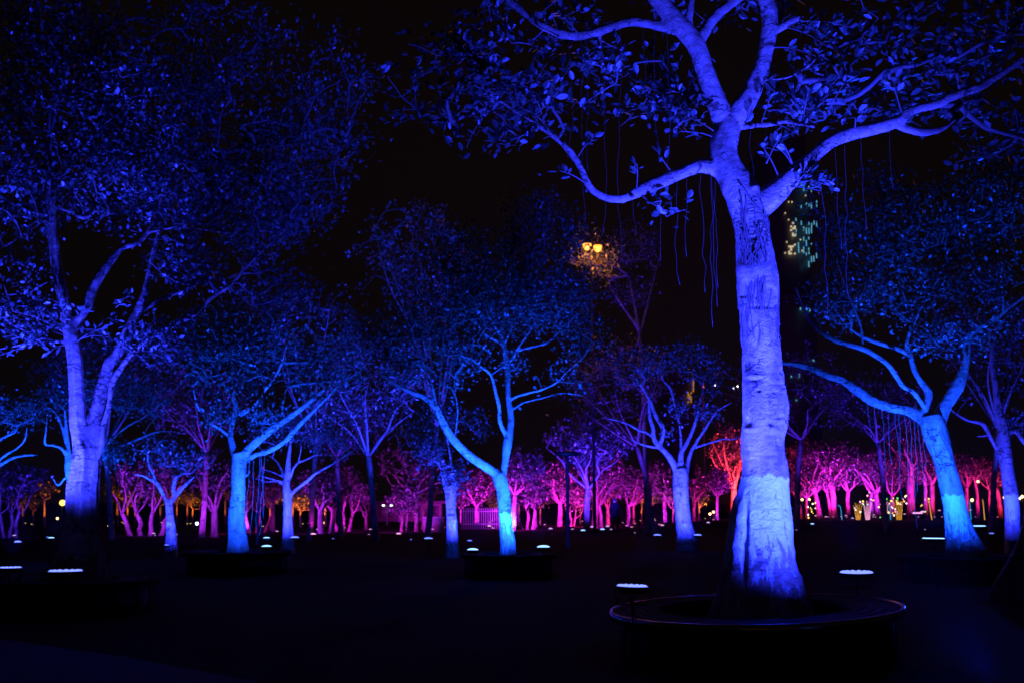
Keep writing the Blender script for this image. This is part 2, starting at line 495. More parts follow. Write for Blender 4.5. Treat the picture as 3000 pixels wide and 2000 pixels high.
def make_tree(label, d0, limbs, blobs, paint=0.0, voxel=0.03, leaf=0.11, per=9, spread=0.10, seed=1, rich=False, sprigs=(), group=None,
              dark=False, drift=0.45, shape=None, bump=0.0, r_tip=0.006, base_flare=1.3, name='park_tree', knots=()):
    rng = np.random.default_rng(seed)
    sk = Skeleton(d0, limbs, rng, drift, base_flare)
    base = sk.limbs[0][0][0].copy(); base[2] = 0
    t = thing(name, label, 'tree', base, group)
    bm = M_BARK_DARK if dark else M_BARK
    trunk = put(wood_mesh('trunk', sk.limbs, voxel, bm, shape=shape, bump=bump, knots=knots), 'trunk', t)
    trunk['paint_height'] = float(paint)
    tips = blob_tips(blobs, d0, rng)
    segs, anchors, dirs = grow_twigs(sk.limbs, tips, rng, r_tip)
    g = Geo()
    for P, R in segs: g.tube(P, R, 5, cap=False)
    put(g.mesh('twigs', M_TWIG), 'twigs', t)['kind'] = 'stuff'
    pos, ld, ln = clusters(anchors, dirs, per, spread, leaf, rng)
    g = Geo(); leaves_geo(g, pos, ld, ln, rng, rich)
    cr = put(g.mesh('crown', M_LEAF), 'crown', t)
    if len(sprigs):
        g = Geo(); lp, ldr, ll = [], [], []
        allpx = np.concatenate(sk.px); allp = np.concatenate([l[0] for l in sk.limbs])
        for s_ in sprigs:
            x0, y0, x1, y1, cnt = s_[:5]
            size = s_[5] if len(s_) > 5 else leaf
            j = np.argmin(((allpx - np.array([x0, y0])) ** 2).sum(1))
            near = np.linalg.norm(allpx[j] - np.array([x0, y0]))
            dep = allp[j][1] - 0.12 - (0.15 if near > 60 else 0)
            a = allp[j] if near < 60 else at(x0, y0, dep)
            b = at(x1, y1, dep - rng.uniform(0.05, 0.25))
            L = np.linalg.norm(b - a)
            mid = (a + b) / 2 + np.array([0, 0, 0.08 * L]) + rng.normal(0, 0.03 * L, 3)
            C = catmull([a, mid, b], 4)
            g.tube(C, np.linspace(0.009, 0.004, len(C)), 5)
            dv = (b - a) / (L + 1e-9)
            for q in range(cnt):
                f = 1 - 0.75 * (q / max(cnt, 1)) * rng.uniform(0.6, 1)
                p = a * (1 - f) + b * f + (mid - (a + b) / 2) * math.sin(f * math.pi)
                rv = rng.normal(0, 1, 3); rv -= dv * rv.dot(dv); rv /= np.linalg.norm(rv) + 1e-9
                # side shoot carrying the leaf
                sh = p + rv * rng.uniform(0, 0.35) * size
                lp.append(sh); ldr.append(dv * 0.7 + rv * 0.9 + np.array([0, -0.1, 0.3])); ll.append(size * rng.uniform(0.65, 1.1))
        put(g.mesh('leafy_shoots', M_TWIG), 'leafy_shoots', t)['kind'] = 'stuff'
        leaf_objects(t, np.array(lp), np.array(ldr), np.array(ll), rng)
    return t, sk, rng

def hanging_roots(t, sk, spots, rng, r=0.005, name='aerial_root'):
    """(px, py, length px): strands dropping from the nearest limb"""
    allpx = np.concatenate(sk.px); allp = np.concatenate([l[0] for l in sk.limbs])
    for px, py, ln in spots:
        j = np.argmin(((allpx - np.array([px, py])) ** 2).sum(1))
        a = allp[j]
        a = at(px, allpx[j][1], a[1]) if abs(allpx[j][0] - px) < 40 else a
        L = ln * scale_at(py, a[1])
        k = max(5, int(L / 0.12))
        z = np.linspace(0, L, k)
        wob = np.cumsum(rng.normal(0, 0.012, (k, 2)), axis=0)
        P = np.column_stack([a[0] + wob[:, 0], a[1] + wob[:, 1], a[2] - z])
        g = Geo(); g.tube(P, np.linspace(r, r * 0.6, k), 5)
        put(g.mesh(name, M_ROOT_PALE), name, t)

# ------------------------------------------------------------------ floodlights
LAMPCOL = {
    'blue':    ((0.0160, 0.0265, 1.0), (0.13, 0.18, 1.0)),
    'azure':   ((0.004, 0.050, 1.0), (0.25, 0.52, 1.0)),
    'violet':  ((0.060, 0.014, 1.0), (0.62, 0.40, 1.0)),
    'purple':  ((0.30, 0.018, 1.0), (1.0, 0.42, 1.0)),
    'magenta': ((0.72, 0.016, 1.0), (1.0, 0.40, 0.85)),
    'pink':    ((1.0, 0.018, 0.50), (1.0, 0.32, 0.60)),
    'red':     ((1.0, 0.035, 0.05), (1.0, 0.35, 0.2)),
    'orange':  ((1.0, 0.20, 0.006), (1.0, 0.75, 0.25)),
}
BEAD = {k: glow('led_' + k, (0.17, 0.23, 1.0) if k == 'blue' else (0.30, 0.58, 1.0), 2.0) for k in ('blue', 'azure')}
GLOW = {k: glow('lens_' + k, v[1], 2.3 if k in ('blue', 'azure') else 1.5) for k, v in LAMPCOL.items()}
COLOURWORD = {'blue': 'blue', 'azure': 'pale blue', 'violet': 'violet', 'purple': 'purple', 'magenta': 'magenta', 'pink': 'pink', 'red': 'red', 'orange': 'orange'}
def floodlight(pos, target, colour, power, label, group=None, r=0.15, beads=True, spot=80, blend=0.7, stake=True, dome=0.35, soft=0.08, tilt=0.05):
    """round LED floodlight on a ground stake"""
    pos = np.asarray(pos, float)
    base = np.array([pos[0], pos[1], 0])
    t = thing('floodlight', label, 'floodlight', base, group)
    aim = np.asarray(target, float) - pos
    ax = aim / np.linalg.norm(aim)
    ax_face = ax * tilt + np.array([0, 0, 1.0]); ax_face /= np.linalg.norm(ax_face)
    g = Geo()
    g.tube([pos - ax_face * 0.06, pos - ax_face * 0.055, pos - ax_face * 0.015, pos], [r * 0.75, r * 0.86, r * 1.05, r * 1.08], 20)
    put(g.mesh('housing', M_HOUSING), 'housing', t)
    g = Geo()
    top = pos - ax_face * 0.09
    g.tube([np.array([pos[0], pos[1], -0.12]), np.array([pos[0], pos[1], max(top[2] * 0.6, 0.02)]), top], [0.009, 0.009, 0.014], 8)
    put(g.mesh('stake', M_BLACK), 'stake', t)
    if beads:
        sx = np.cross(ax_face, [0, 1, 0]); sx /= np.linalg.norm(sx)
        g = Geo(); lo_ = pos - ax_face * 0.16
        g.tube([pos - sx * r * 1.13 - ax_face * 0.03, lo_ - sx * r * 0.9, lo_ + sx * r * 0.9, pos + sx * r * 1.13 - ax_face * 0.03], 0.009, 6)
        put(g.mesh('yoke', M_HOUSING), 'yoke', t)
        g = Geo(); cb = [pos - ax_face * 0.1 + sx * 0.03, np.array([pos[0] + 0.07, pos[1] + 0.03, pos[2] * 0.4]), np.array([pos[0] + 0.05, pos[1] + 0.02, 0.01]), np.array([pos[0] + 0.5, pos[1] + 0.3, 0.008])]
        g.tube(catmull(cb, 5), 0.006, 6); put(g.mesh('cable', M_RUBBER), 'cable', t)
    g = Geo()
    if beads:
        g.disc_dome(pos + ax_face * 0.002, ax_face, r * 0.98, r * 0.05, 24, 3)
        a = np.cross(ax_face, [0.3, 1, 0.2]); a /= np.linalg.norm(a); b = np.cross(ax_face, a)
        g2 = Geo()
        for ring, cnt in ((0.36, 6), (0.80, 14)):
            for k in range(cnt):
                an = 2 * math.pi * k / cnt
                g2.disc_dome(pos + ax_face * r * 0.03 + r * ring * (math.cos(an) * a + math.sin(an) * b), ax_face, r * 0.15, r * 0.07, 8, 3)
        put(g2.mesh('led_cluster', BEAD[colour]), 'led_cluster', t)['kind'] = 'stuff'
    else:
        g.disc_dome(pos + ax_face * 0.002, ax_face, r * 0.98, r * dome, 12, 3)
    put(g.mesh('led_lens', GLOW[colour]), 'led_lens', t)
    ld = bpy.data.lights.new('beam', 'SPOT')
    ld.energy = power; ld.color = LAMPCOL[colour][0]
    ld.spot_size = rad(spot); ld.spot_blend = blend; ld.shadow_soft_size = soft
    lo = bpy.data.objects.new('beam', ld); COL.objects.link(lo)
    lo.parent = t; lo.matrix_parent_inverse = Matrix.Translation(-t.location)
    src = pos + ax_face * (r * 0.5 + 0.06)
    lo.matrix_basis = Matrix.Translation(Vector(src)) @ Vector(np.asarray(target) - src).to_track_quat('-Z', 'Y').to_matrix().to_4x4()
    return t


# ================================================================== the setting
def ground_material():
    m, nt, p = new_mat('park_lawn')
    N, L = nt.nodes.new, nt.links.new
    geo = N('ShaderNodeNewGeometry')
    n = N('ShaderNodeTexNoise'); n.inputs['Scale'].default_value = 1.2; n.inputs['Detail'].default_value = 8; L(geo.outputs['Position'], n.inputs['Vector'])
    n2 = N('ShaderNodeTexNoise'); n2.inputs['Scale'].default_value = 40; n2.inputs['Detail'].default_value = 4; L(geo.outputs['Position'], n2.inputs['Vector'])
    cr = N('ShaderNodeValToRGB'); cr.color_ramp.elements[0].position = 0.35; cr.color_ramp.elements[1].position = 0.7
    cr.color_ramp.elements[0].color = (0.022, 0.018, 0.011, 1); cr.color_ramp.elements[1].color = (0.024, 0.034, 0.012, 1)
    L(n.outputs['Fac'], cr.inputs[0]); L(cr.outputs[0], p.inputs['Base Color'])
    p.inputs['Roughness'].default_value = 0.95; p.inputs['Specular IOR Level'].default_value = 0.1
    b = N('ShaderNodeBump'); b.inputs['Strength'].default_value = 0.8; b.inputs['Distance'].default_value = 0.04
    L(n2.outputs['Fac'], b.inputs['Height']); L(b.outputs[0], p.inputs['Normal'])
    return m
M_LAWN = ground_material()
ground = mesh_obj('ground', [(-900, -60, 0), (900, -60, 0), (900, 1500, 0), (-900, 1500, 0)], [(0, 1, 2, 3)], M_LAWN, smooth=False)
ground['kind'] = 'structure'
M_PATH = plain('path_paving', (0.035, 0.035, 0.037), 0.8, 0, 0.3, 14)
pe = [on_ground(-400, 1830), on_ground(0, 1872), on_ground(380, 1926), on_ground(760, 1998), on_ground(1100, 2110)]
pv = [tuple(p + np.array([0, 0, 0.006])) for p in pe] + [(p[0] - 2.2, p[1] - 5.0, 0.006) for p in pe[::-1]]
path = mesh_obj('path', pv, [tuple(range(len(pv)))], M_PATH, smooth=False); path['kind'] = 'structure'

# ================================================================== the big trees
def front_flutes(k, th, pts):
    """buttress lobes that die out up the trunk"""
    z = pts[:, 2][:, None]
    a = np.clip((1.55 - z) / 1.5, 0, 1) ** 1.3
    t = th[None, :]
    lob = 0.06 * np.cos(3 * t + 0.6) + 0.03 * np.cos(5 * t + 2.1)
    low = np.clip(z / 7, 0, 1)
    bulge = 0.035 * np.sin(z * 5.3 + 2 * t) + 0.03 * np.sin(z * 2.1 - 3 * t + 1)
    return 1 + a * lob + bulge
def mild_flutes(k, th, pts):
    z = pts[:, 2][:, None]
    a = np.clip((1.2 - z) / 1.2, 0, 1)
    t = th[None, :]
    return 1 + a * (0.16 * np.cos(4 * t + 1) + 0.1 * np.cos(7 * t)) + 0.03 * np.sin(z * 4 + 2 * t)
def stringy_flutes(k, th, pts):
    z = pts[:, 2][:, None]
    a = np.clip((4.5 - z) / 4.5, 0, 1)
    t = th[None, :]
    return 1 + (0.25 + 0.75 * a) * (0.17 * np.cos(6 * t + z * 0.5) + 0.13 * np.cos(11 * t + 1 + z) + 0.10 * np.cos(3 * t))

MAIN = [
    [(2234, 1722, 250), (2230, 1690, 232), (2226, 1637, 212), (2225, 1580, 195), (2228, 1507, 174), (2235, 1450, 148), (2240, 1385, 132), (2233, 1300, 126), (2241, 1235, 130),
     (2243, 1195, 130), (2240, 1140, 121), (2235, 1080, 111), (2229, 1000, 110), (2222, 900, 112), (2220, 840, 116), (2213, 765, 107), (2202, 690, 98), (2196, 640, 104), (2183, 590, 108),
     (2160, 540, 98), (2132, 490, 84), (2118, 446, 80), (2124, 400, 80), (2134, 357, 74)],
    # left leader
    [(2126, 365, 66), (2108, 320, 58), (2084, 262, 56), (2062, 200, 54), (2046, 150, 54), (2022, 110, 56), (1992, 76, 56), (1960, 38, 56), (1925, -6, 54), (1890, -70, 44), (1850, -160, 36)],
    [(2040, 135, 40), (2062, 92, 36), (2092, 52, 34), (2130, 18, 32), (2170, -14, 30), (2240, -90, 22)],
    [(1990, 88, 34), (1946, 80, 32), (1900, 70, 29), (1845, 66, 29), (1790, 80, 28), (1740, 97, 27), (1690, 105, 26), (1640, 98, 25), (1590, 78, 24), (1540, 42, 24), (1495, 5, 22), (1420, -60, 18)],
    [(2035, 128, 26), (2020, 60, 20), (2030, -20, 18), (2050, -120, 14)],
    # right leader
    [(2140, 362, 66), (2165, 326, 64), (2196, 282, 60), (2217, 232, 55), (2236, 180, 50), (2248, 120, 47), (2255, 70, 46), (2250, 22, 46), (2242, -10, 46), (2236, -90, 38), (2250, -180, 30)],
    [(2262, 90, 26), (2283, 60, 24), (2290, 20, 26), (2296, -30, 22), (2330, -120, 16)],
    [(2258, 98, 18), (2290, 80, 22), (2322, 62, 18), (2352, 48, 10)],
    # big right limb
    [(2210, 610, 86), (2241, 588, 78), (2286, 552, 64), (2326, 513, 56), (2370, 469, 48), (2411, 433, 44), (2440, 414, 42), (2482, 396, 40), (2544, 380, 38), (2602, 366, 38), (2642, 350, 34),
     (2666, 326, 29), (2742, 306, 28), (2793, 281, 26), (2870, 255, 25), (2934, 217, 23), (3000, 172, 21), (3080, 110, 16), (3160, 60, 10)],
    [(2625, 362, 30), (2672, 382, 28), (2710, 388, 24), (2761, 376, 15), (2800, 351, 8)],
    # big left limb
    [(2112, 498, 46), (2080, 489, 44), (2045, 487, 43), (1991, 509, 40), (1946, 527, 38), (1902, 545, 36), (1857, 567, 33), (1817, 592, 20)],
    [(1850, 570, 26), (1812, 584, 27), (1768, 577, 24), (1732, 554, 22), (1710, 513, 21), (1687, 469, 18), (1656, 429, 16), (1612, 393, 14), (1567, 362, 12), (1518, 332, 10), (1441, 280, 8), (1370, 225, 6)],
    [(2168, 372, 16), (2200, 369, 15), (2259, 364, 14), (2303, 357, 14), (2348, 364, 13), (2388, 373, 8)],
    [(2215, 232, 16), (2300, 230, 10), (2370, 190, 8), (2440, 120, 6), (2500, 60, 5)],
]
MAIN_BLOBS = [
    (1560, 130, 330, 190, 80, 0.4, 1.6), (1300, 260, 220, 190, 60, 0.9, 1.2), (1530, 330, 190, 130, 50, -0.2, 0.9), (1830, 250, 230, 130, 50, 0.5, 1.0), (1990, 300, 140, 110, 26, 0.1, 0.5),
    (2380, 270, 170, 130, 50, 0.4, 0.9), (2520, 90, 220, 110, 36, 0.2, 1.0), (2840, 130, 260, 150, 80, 0.3, 1.2), (2650, 270, 260, 90, 46, 0.6, 1.0), (2900, 380, 200, 120, 40, 0.8, 0.9), (2150, -60, 420, 110, 36, 0.3, 1.4), (1980, 620, 150, 60, 6, 0.3, 0.5),
]
MAIN_KNOTS = [(2188, 1236, 15, 11, -0.055), (2190, 1256, 26, 7, 0.03), (2259, 1239, 8, 8, -0.05), (2262, 1251, 10, 5, 0.018), (2285, 1243, 7, 10, -0.045), (2205, 1112, 34, 5, -0.022), (2215, 1100, 28, 5, 0.02), (2222, 1143, 9, 4, -0.03),
    (2282, 1124, 22, 4, -0.02), (2275, 1150, 30, 3, -0.016), (2195, 1070, 10, 20, -0.02), (2300, 1190, 26, 40, 0.02), (2240, 1332, 40, 4, -0.014), (2190, 1318, 20, 3, -0.016), (2205, 1343, 12, 3, -0.02), (2270, 1275, 24, 6, -0.02), (2282, 1298, 7, 18, -0.03),
    (2200, 725, 30, 34, -0.075), (2205, 795, 60, 30, 0.035), (2170, 890, 14, 6, -0.03), (2240, 900, 50, 4, -0.025), (2175, 868, 18, 4, -0.025), (2255, 790, 10, 40, 0.02), (2270, 850, 9, 50, 0.022), (2208, 552, 12, 12, 0.05), (2112, 552, 13, 14, 0.05), (2120, 440, 10, 30, 0.02), (2196, 640, 16, 60, -0.03),
    (2186, 1540, 8, 70, -0.035), (2176, 1640, 12, 90, -0.05), (2196, 1600, 16, 10, 0.015), (2300, 1480, 8, 60, -0.025)]
MAIN_SPRIGS = [
    # x0, y0 root, x1, y1 tip, leaves
    (2255, 640, 2400, 500, 26, 0.115), (2290, 580, 2430, 530, 14, 0.10), (2300, 560, 2440, 545, 12, 0.10), (2290, 560, 2405, 560, 10, 0.09),
    (2280, 62, 2400, 92, 14, 0.12), (2300, 72, 2490, 80, 20, 0.12), (2310, 100, 2430, 140, 8, 0.11), (2300, 150, 2390, 165, 6, 0.11),
    (2085, 400, 2010, 340, 14, 0.12), (2080, 405, 1985, 385, 12, 0.12), (2080, 360, 2030, 300, 8, 0.11), (1965, 500, 1925, 440, 6, 0.10), (1867, 560, 1866, 480, 8, 0.10),
    (2255, 500, 2230, 425, 8, 0.12), (2245, 480, 2290, 400, 8, 0.12), (2330, 500, 2268, 425, 9, 0.13), (2330, 500, 2300, 430, 6, 0.11), (2265, 370, 2340, 395, 7, 0.1),
    (2230, 320, 2270, 260, 12, 0.12), (2345, 370, 2430, 270, 14, 0.12), (2345, 365, 2370, 260, 10, 0.12), (2440, 300, 2500, 220, 12, 0.12), (2640, 340, 2615, 230, 9, 0.12), (2500, 385, 2505, 345, 3, 0.12),
    (2232, 1320, 2218, 1265, 6, 0.06), (1720, 540, 1640, 500, 8, 0.1), (1690, 470, 1740, 400, 10, 0.11), (1620, 400, 1560, 330, 12, 0.11), (1650, 90, 1580, 160, 10, 0.12), (1700, 110, 1640, 40, 10, 0.12),
]
t_main, sk_main, rng = make_tree('large whitewashed fig tree with flared base and rootlets, inside the round steel-edged bench', 10.0, MAIN, MAIN_BLOBS, paint=1.80, voxel=0.0125, knots=MAIN_KNOTS,
    leaf=0.12, per=6, spread=0.09, seed=11, rich=True, sprigs=MAIN_SPRIGS, shape=front_flutes, bump=0.022, base_flare=1.55, r_tip=0.004)
hanging_roots(t_main, sk_main, [(1705, 105, 560), (1722, 100, 420), (1760, 88, 620), (1816, 75, 700), (1660, 100, 380), (1890, 70, 300), (1915, 72, 420), (1960, 82, 520), (1850, 568, 130), (1985, 510, 330), (2015, 500, 260),
    (2050, 490, 380), (2070, 490, 420), (2090, 492, 360), (2445, 414, 330), (2470, 400, 480), (2520, 385, 300), (2600, 368, 200), (2250, 380, 200), (2195, 330, 240), (2095, 500, 470), (2400, 440, 500), (1940, 525, 240)], rng, 0.0012)
# rootlets that cling to the trunk of the big tree
def clinging_roots(t, sk, n, z0, z1, rng, limb=0):
    P, R = sk.limbs[limb]
    for q in range(n):
        th = rng.uniform(-2.6, -0.3); z = rng.uniform(z0 + 0.8, z1)
        zend = max(z0, z - rng.uniform(0.5, 2.2))
        pts = []; r0 = rng.uniform(0.003, 0.008)
        thv = rng.normal(0, 0.03)
        while z > zend:
            j = int(np.argmin(np.abs(P[:, 2] - z)))
            rr = R[j] * 1.02 + 0.004
            pts.append(P[j] + np.array([0, 0, z - P[j][2]]) + rr * np.array([math.cos(th), math.sin(th), 0]))
            thv = thv * 0.8 + rng.normal(0, 0.05); th += thv; z -= 0.05
        if len(pts) < 4: continue
        g = Geo(); g.tube(catmull(np.array(pts)[::2], 2), r0, 5)
        put(g.mesh('clinging_root', M_ROOT), 'clinging_root', t)
clinging_roots(t_main, sk_main, 34, 3.05, 4.75, rng)

LEFT = [
    [(237, 1640, 150), (237, 1603, 123), (238, 1546, 94), (240, 1490, 86), (242, 1431, 85), (250, 1370, 80), (250, 1325, 76), (238, 1290, 52), (228, 1230, 46), (224, 1144, 43), (220, 1058, 44), (212, 1000, 40),
     (200, 950, 36), (190, 895, 34), (170, 800, 32), (156, 700, 30), (148, 620, 29), (151, 540, 24), (142, 440, 21), (160, 350, 18), (163, 274, 15), (153, 210, 13), (150, 128, 10), (170, 20, 8)],
    [(262, 1330, 50), (276, 1260, 44), (284, 1202, 40), (304, 1121, 40), (327, 1058, 38), (350, 1024, 32), (373, 972, 30), (402, 915, 26), (425, 863, 24), (432, 824, 18), (450, 740, 13), (470, 660, 10)],
    [(278, 1340, 26), (296, 1300, 22), (300, 1259, 20), (319, 1190, 17), (330, 1121, 15), (356, 1075, 15), (390, 1030, 17), (436, 995, 18), (488, 960, 20), (562, 923, 16), (600, 890, 13), (638, 861, 12), (676, 835, 11), (721, 784, 9), (772, 733, 7), (850, 660, 5)],
    [(206, 985, 34), (223, 944, 32), (255, 893, 30), (274, 842, 29), (300, 797, 28), (338, 746, 24), (363, 724, 17), (408, 708, 15), (434, 676, 16), (472, 631, 13), (504, 587, 11), (529, 568, 9), (590, 500, 6)],
    [(430, 682, 10), (523, 666, 8), (638, 679, 7), (720, 690, 5)],
    [(400, 920, 16), (425, 903, 16), (459, 886, 15), (488, 869, 13), (540, 850, 8)],
    [(150, 625, 18), (115, 590, 19), (77, 542, 18), (38, 510, 17), (0, 478, 16), (-60, 430, 12)],
    [(150, 640, 14), (121, 628, 14), (64, 609, 13), (0, 574, 12), (-60, 540, 9)],
    [(146, 636, 10), (124, 650, 9), (90, 672, 8), (57, 695, 7), (0, 730, 6)],
    [(156, 612, 10), (169, 609, 11), (210, 622, 12), (249, 638, 13), (287, 606, 13), (312, 574, 12), (340, 500, 9), (370, 420, 7), (420, 330, 5)],
    [(246, 636, 12), (217, 587, 12), (204, 523, 10), (210, 440, 8), (240, 360, 6)],
    [(310, 574, 8), (270, 520, 6), (235, 470, 5)],
    [(150, 540, 8), (110, 470, 8), (80, 380, 6), (60, 280, 5)],
    [(162, 300, 7), (230, 230, 6), (300, 160, 5)],
    [(212, 1010, 12), (180, 1000, 11), (130, 1000, 10), (60, 1010, 8), (0, 1022, 7), (-60, 1030, 6)],
    [(206, 985, 10), (170, 960, 9), (110, 930, 8), (50, 915, 7), (-20, 900, 6)],
]
LEFT_BLOBS = [
    (170, 300, 240, 270, 200, 0.2, 1.5), (420, 330, 230, 250, 190, 0.3, 1.4), (60, 560, 170, 180, 90, -0.2, 1.2), (330, 560, 200, 150, 100, 0.4, 1.1), (560, 560, 220, 170, 130, 0.3, 1.2), (700, 330, 210, 220, 110, 0.8, 1.4),
    (760, 640, 190, 150, 90, 0.5, 1.1), (560, 780, 150, 90, 40, 0.2, 0.8), (880, 520, 170, 200, 90, 1.0, 1.2), (980, 280, 170, 230, 70, 1.4, 1.4), (70, 935, 140, 60, 26, -0.35, 0.5), (430, 1000, 140, 60, 26, -0.3, 0.5), (170, 90, 260, 120, 110, 0.4, 1.5), (640, 110, 260, 120, 60, 1.0, 1.4), (800, 850, 160, 80, 30, 0.6, 0.8), (60, 800, 120, 90, 16, 0.4, 0.7),
]
LEFT_SPRIGS = []
_r = np.random.default_rng(5)
for (x0, y0, x1, y1, c) in [(200, 975, 20, 890, 16), (180, 965, 60, 870, 14), (190, 985, 110, 905, 12), (205, 990, 40, 960, 16), (200, 1000, 10, 985, 18), (190, 1003, 70, 1000, 14), (160, 1000, 0, 1040, 12), (210, 1010, 140, 1030, 8),
                            (205, 960, 170, 880, 10), (225, 940, 255, 905, 10), (225, 960, 300, 965, 12), (240, 990, 330, 990, 10), (300, 1010, 380, 990, 14), (340, 1010, 430, 980, 14), (380, 1000, 480, 985, 12), (420, 1000, 520, 1010, 12),
                            (440, 990, 545, 960, 14), (390, 1030, 440, 1080, 12), (400, 1020, 500, 1070, 12), (440, 1000, 545, 1045, 8), (330, 890, 390, 865, 12), (340, 900, 360, 890, 8), (470, 880, 560, 850, 10), (500, 950, 565, 925, 8),
                            (310, 570, 340, 500, 10), (320, 560, 370, 580, 8), (300, 940, 350, 940, 8), (270, 1000, 300, 960, 8)]:
    LEFT_SPRIGS.append((x0, y0, x1, y1, c - 1, 0.125))
t_left, sk_left, rng = make_tree('tall twin-stemmed blue-lit tree with ropy fluted trunk and a low skirt of bright leaves', 14.2, LEFT, LEFT_BLOBS, paint=0.0, voxel=0.02,
    leaf=0.092, per=17, spread=0.15, seed=21, sprigs=LEFT_SPRIGS, shape=stringy_flutes, bump=0.018, base_flare=1.25)

CENTRE = [
    [(1489, 1606, 46), (1487, 1580, 43), (1484, 1554, 42), (1480, 1498, 40), (1475, 1442, 39), (1466, 1408, 40), (1458, 1388, 36)],
    [(1468, 1400, 24), (1477, 1370, 20), (1481, 1345, 20), (1485, 1310, 27), (1491, 1273, 26), (1497, 1231, 20), (1494, 1196, 18), (1488, 1147, 18), (1487, 1091, 17), (1481, 1035, 16), (1472, 990, 12), (1450, 930, 9), (1440, 850, 6)],
    [(1488, 1278, 16), (1477, 1264, 14), (1464, 1231, 13), (1463, 1196, 12), (1452, 1147, 11), (1438, 1098, 9), (1414, 1077, 7), (1380, 1050, 4)],
    [(1487, 1062, 11), (1502, 1049, 10), (1519, 1028, 10), (1554, 1017, 9), (1596, 1007, 8), (1624, 986, 7), (1666, 940, 5)],
    [(1508, 1035, 9), (1530, 1000, 8), (1547, 979, 8), (1568, 935, 7), (1582, 902, 5), (1590, 850, 4)],
    [(1476, 1010, 9), (1450, 995, 8), (1421, 979, 7), (1393, 944, 6), (1360, 920, 4)],
    [(1470, 985, 8), (1448, 955, 6), (1428, 923, 5), (1420, 880, 4)],
    [(1478, 1010, 7), (1500, 960, 6), (1530, 900, 5), (1540, 840, 4)],
    [(1494, 1172, 9), (1515, 1160, 9), (1550, 1150, 8), (1589, 1140, 8), (1631, 1119, 7), (1666, 1084, 5), (1708, 1049, 4)],
    [(1497, 1200, 8), (1510, 1194, 8), (1533, 1179, 7), (1589, 1165, 6), (1645, 1151, 5), (1708, 1158, 4)],
    [(1462, 1396, 32), (1446, 1381, 28), (1421, 1365, 26), (1379, 1337, 25), (1344, 1305, 24), (1323, 1280, 24), (1305, 1252, 24), (1288, 1217, 22), (1274, 1189, 20), (1239, 1161, 16), (1203, 1147, 13), (1161, 1126, 10), (1110, 1090, 6)],
    [(1276, 1190, 14), (1270, 1154, 12), (1262, 1120, 10), (1235, 1050, 8), (1210, 980, 6), (1200, 900, 5)],
    [(1330, 1290, 8), (1340, 1200, 7), (1330, 1120, 6), (1350, 1040, 5)],
]
CENTRE_BLOBS = [
    (1470, 880, 200, 130, 190, 0.1, 1.5), (1300, 920, 170, 120, 130, 0.2, 1.3), (1620, 860, 150, 150, 110, 0.2, 1.2), (1400, 760, 220, 100, 100, 0.4, 1.4), (1600, 700, 160, 90, 60, 0.6, 1.2), (1180, 1030, 110, 110, 60, 0.4, 1.0),
    (1340, 1040, 120, 60, 40, 0, 0.8), (1700, 960, 90, 120, 40, 0.4, 0.9), (1660, 1090, 90, 50, 14, 0.2, 0.6), (1500, 1060, 70, 40, 12, -0.2, 0.5), (1300, 1120, 80, 40, 10, -0.2, 0.6), (1080, 980, 100, 110, 30, 0.9, 1.0), (1600, 620, 130, 70, 30, 0.9, 1.0),
]
t_centre, sk_centre, rng = make_tree('slim pale-blue lit tree forking low, one limb reaching sideways beside its twin floodlights', 21.0, CENTRE, CENTRE_BLOBS, paint=1.33, voxel=0.022,
    leaf=0.098, per=16, spread=0.17, seed=31, shape=mild_flutes, bump=0.012)

RIGHT = [
    [(2830, 1622, 104), (2817, 1580, 88), (2804, 1519, 71), (2796, 1471, 64), (2785, 1423, 62), (2769, 1360, 57), (2757, 1320, 62), (2742, 1280, 70), (2732, 1240, 70), (2726, 1215, 56)],
    [(2728, 1250, 44), (2706, 1226, 42), (2688, 1214, 38), (2657, 1201, 31), (2606, 1191, 29), (2555, 1173, 28), (2514, 1145, 28), (2468, 1114, 24), (2422, 1099, 20), (2377, 1079, 17), (2325, 1066, 14), (2270, 1062, 9)],
    [(2722, 1232, 30), (2712, 1196, 22), (2721, 1155, 22), (2708, 1130, 20), (2688, 1104, 18), (2675, 1073, 16), (2667, 1038, 14), (2657, 997, 12), (2690, 920, 10), (2740, 830, 9), (2784, 766, 11), (2838, 743, 12), (2863, 708, 12), (2860, 663, 11), (2902, 612, 8), (2970, 610, 5)],
    [(2712, 1200, 16), (2678, 1150, 15), (2647, 1132, 14), (2627, 1104, 14), (2606, 1073, 15), (2576, 1048, 16), (2530, 1022, 17), (2479, 1007, 16), (2428, 987, 14), (2377, 946, 12), (2352, 900, 10), (2330, 840, 7)],
    [(2668, 1042, 12), (2640, 1026, 15), (2616, 1017, 14), (2565, 1002, 12), (2519, 982, 10), (2484, 956, 8), (2440, 900, 5)],
    [(2745, 1245, 44), (2760, 1206, 40), (2780, 1170, 38), (2805, 1130, 37), (2820, 1094, 30), (2831, 1053, 21), (2836, 1012, 18), (2846, 977, 15), (2887, 951, 13), (2928, 925, 12), (2958, 900, 10), (3020, 855, 8), (3080, 800, 5)],
    [(2860, 665, 7), (2845, 600, 5), (2870, 540, 4)],
    [(2528, 1022, 8), (2520, 950, 7), (2480, 850, 6), (2450, 760, 5)],
    [(2690, 920, 7), (2660, 830, 6), (2600, 760, 5), (2540, 680, 4)],
]
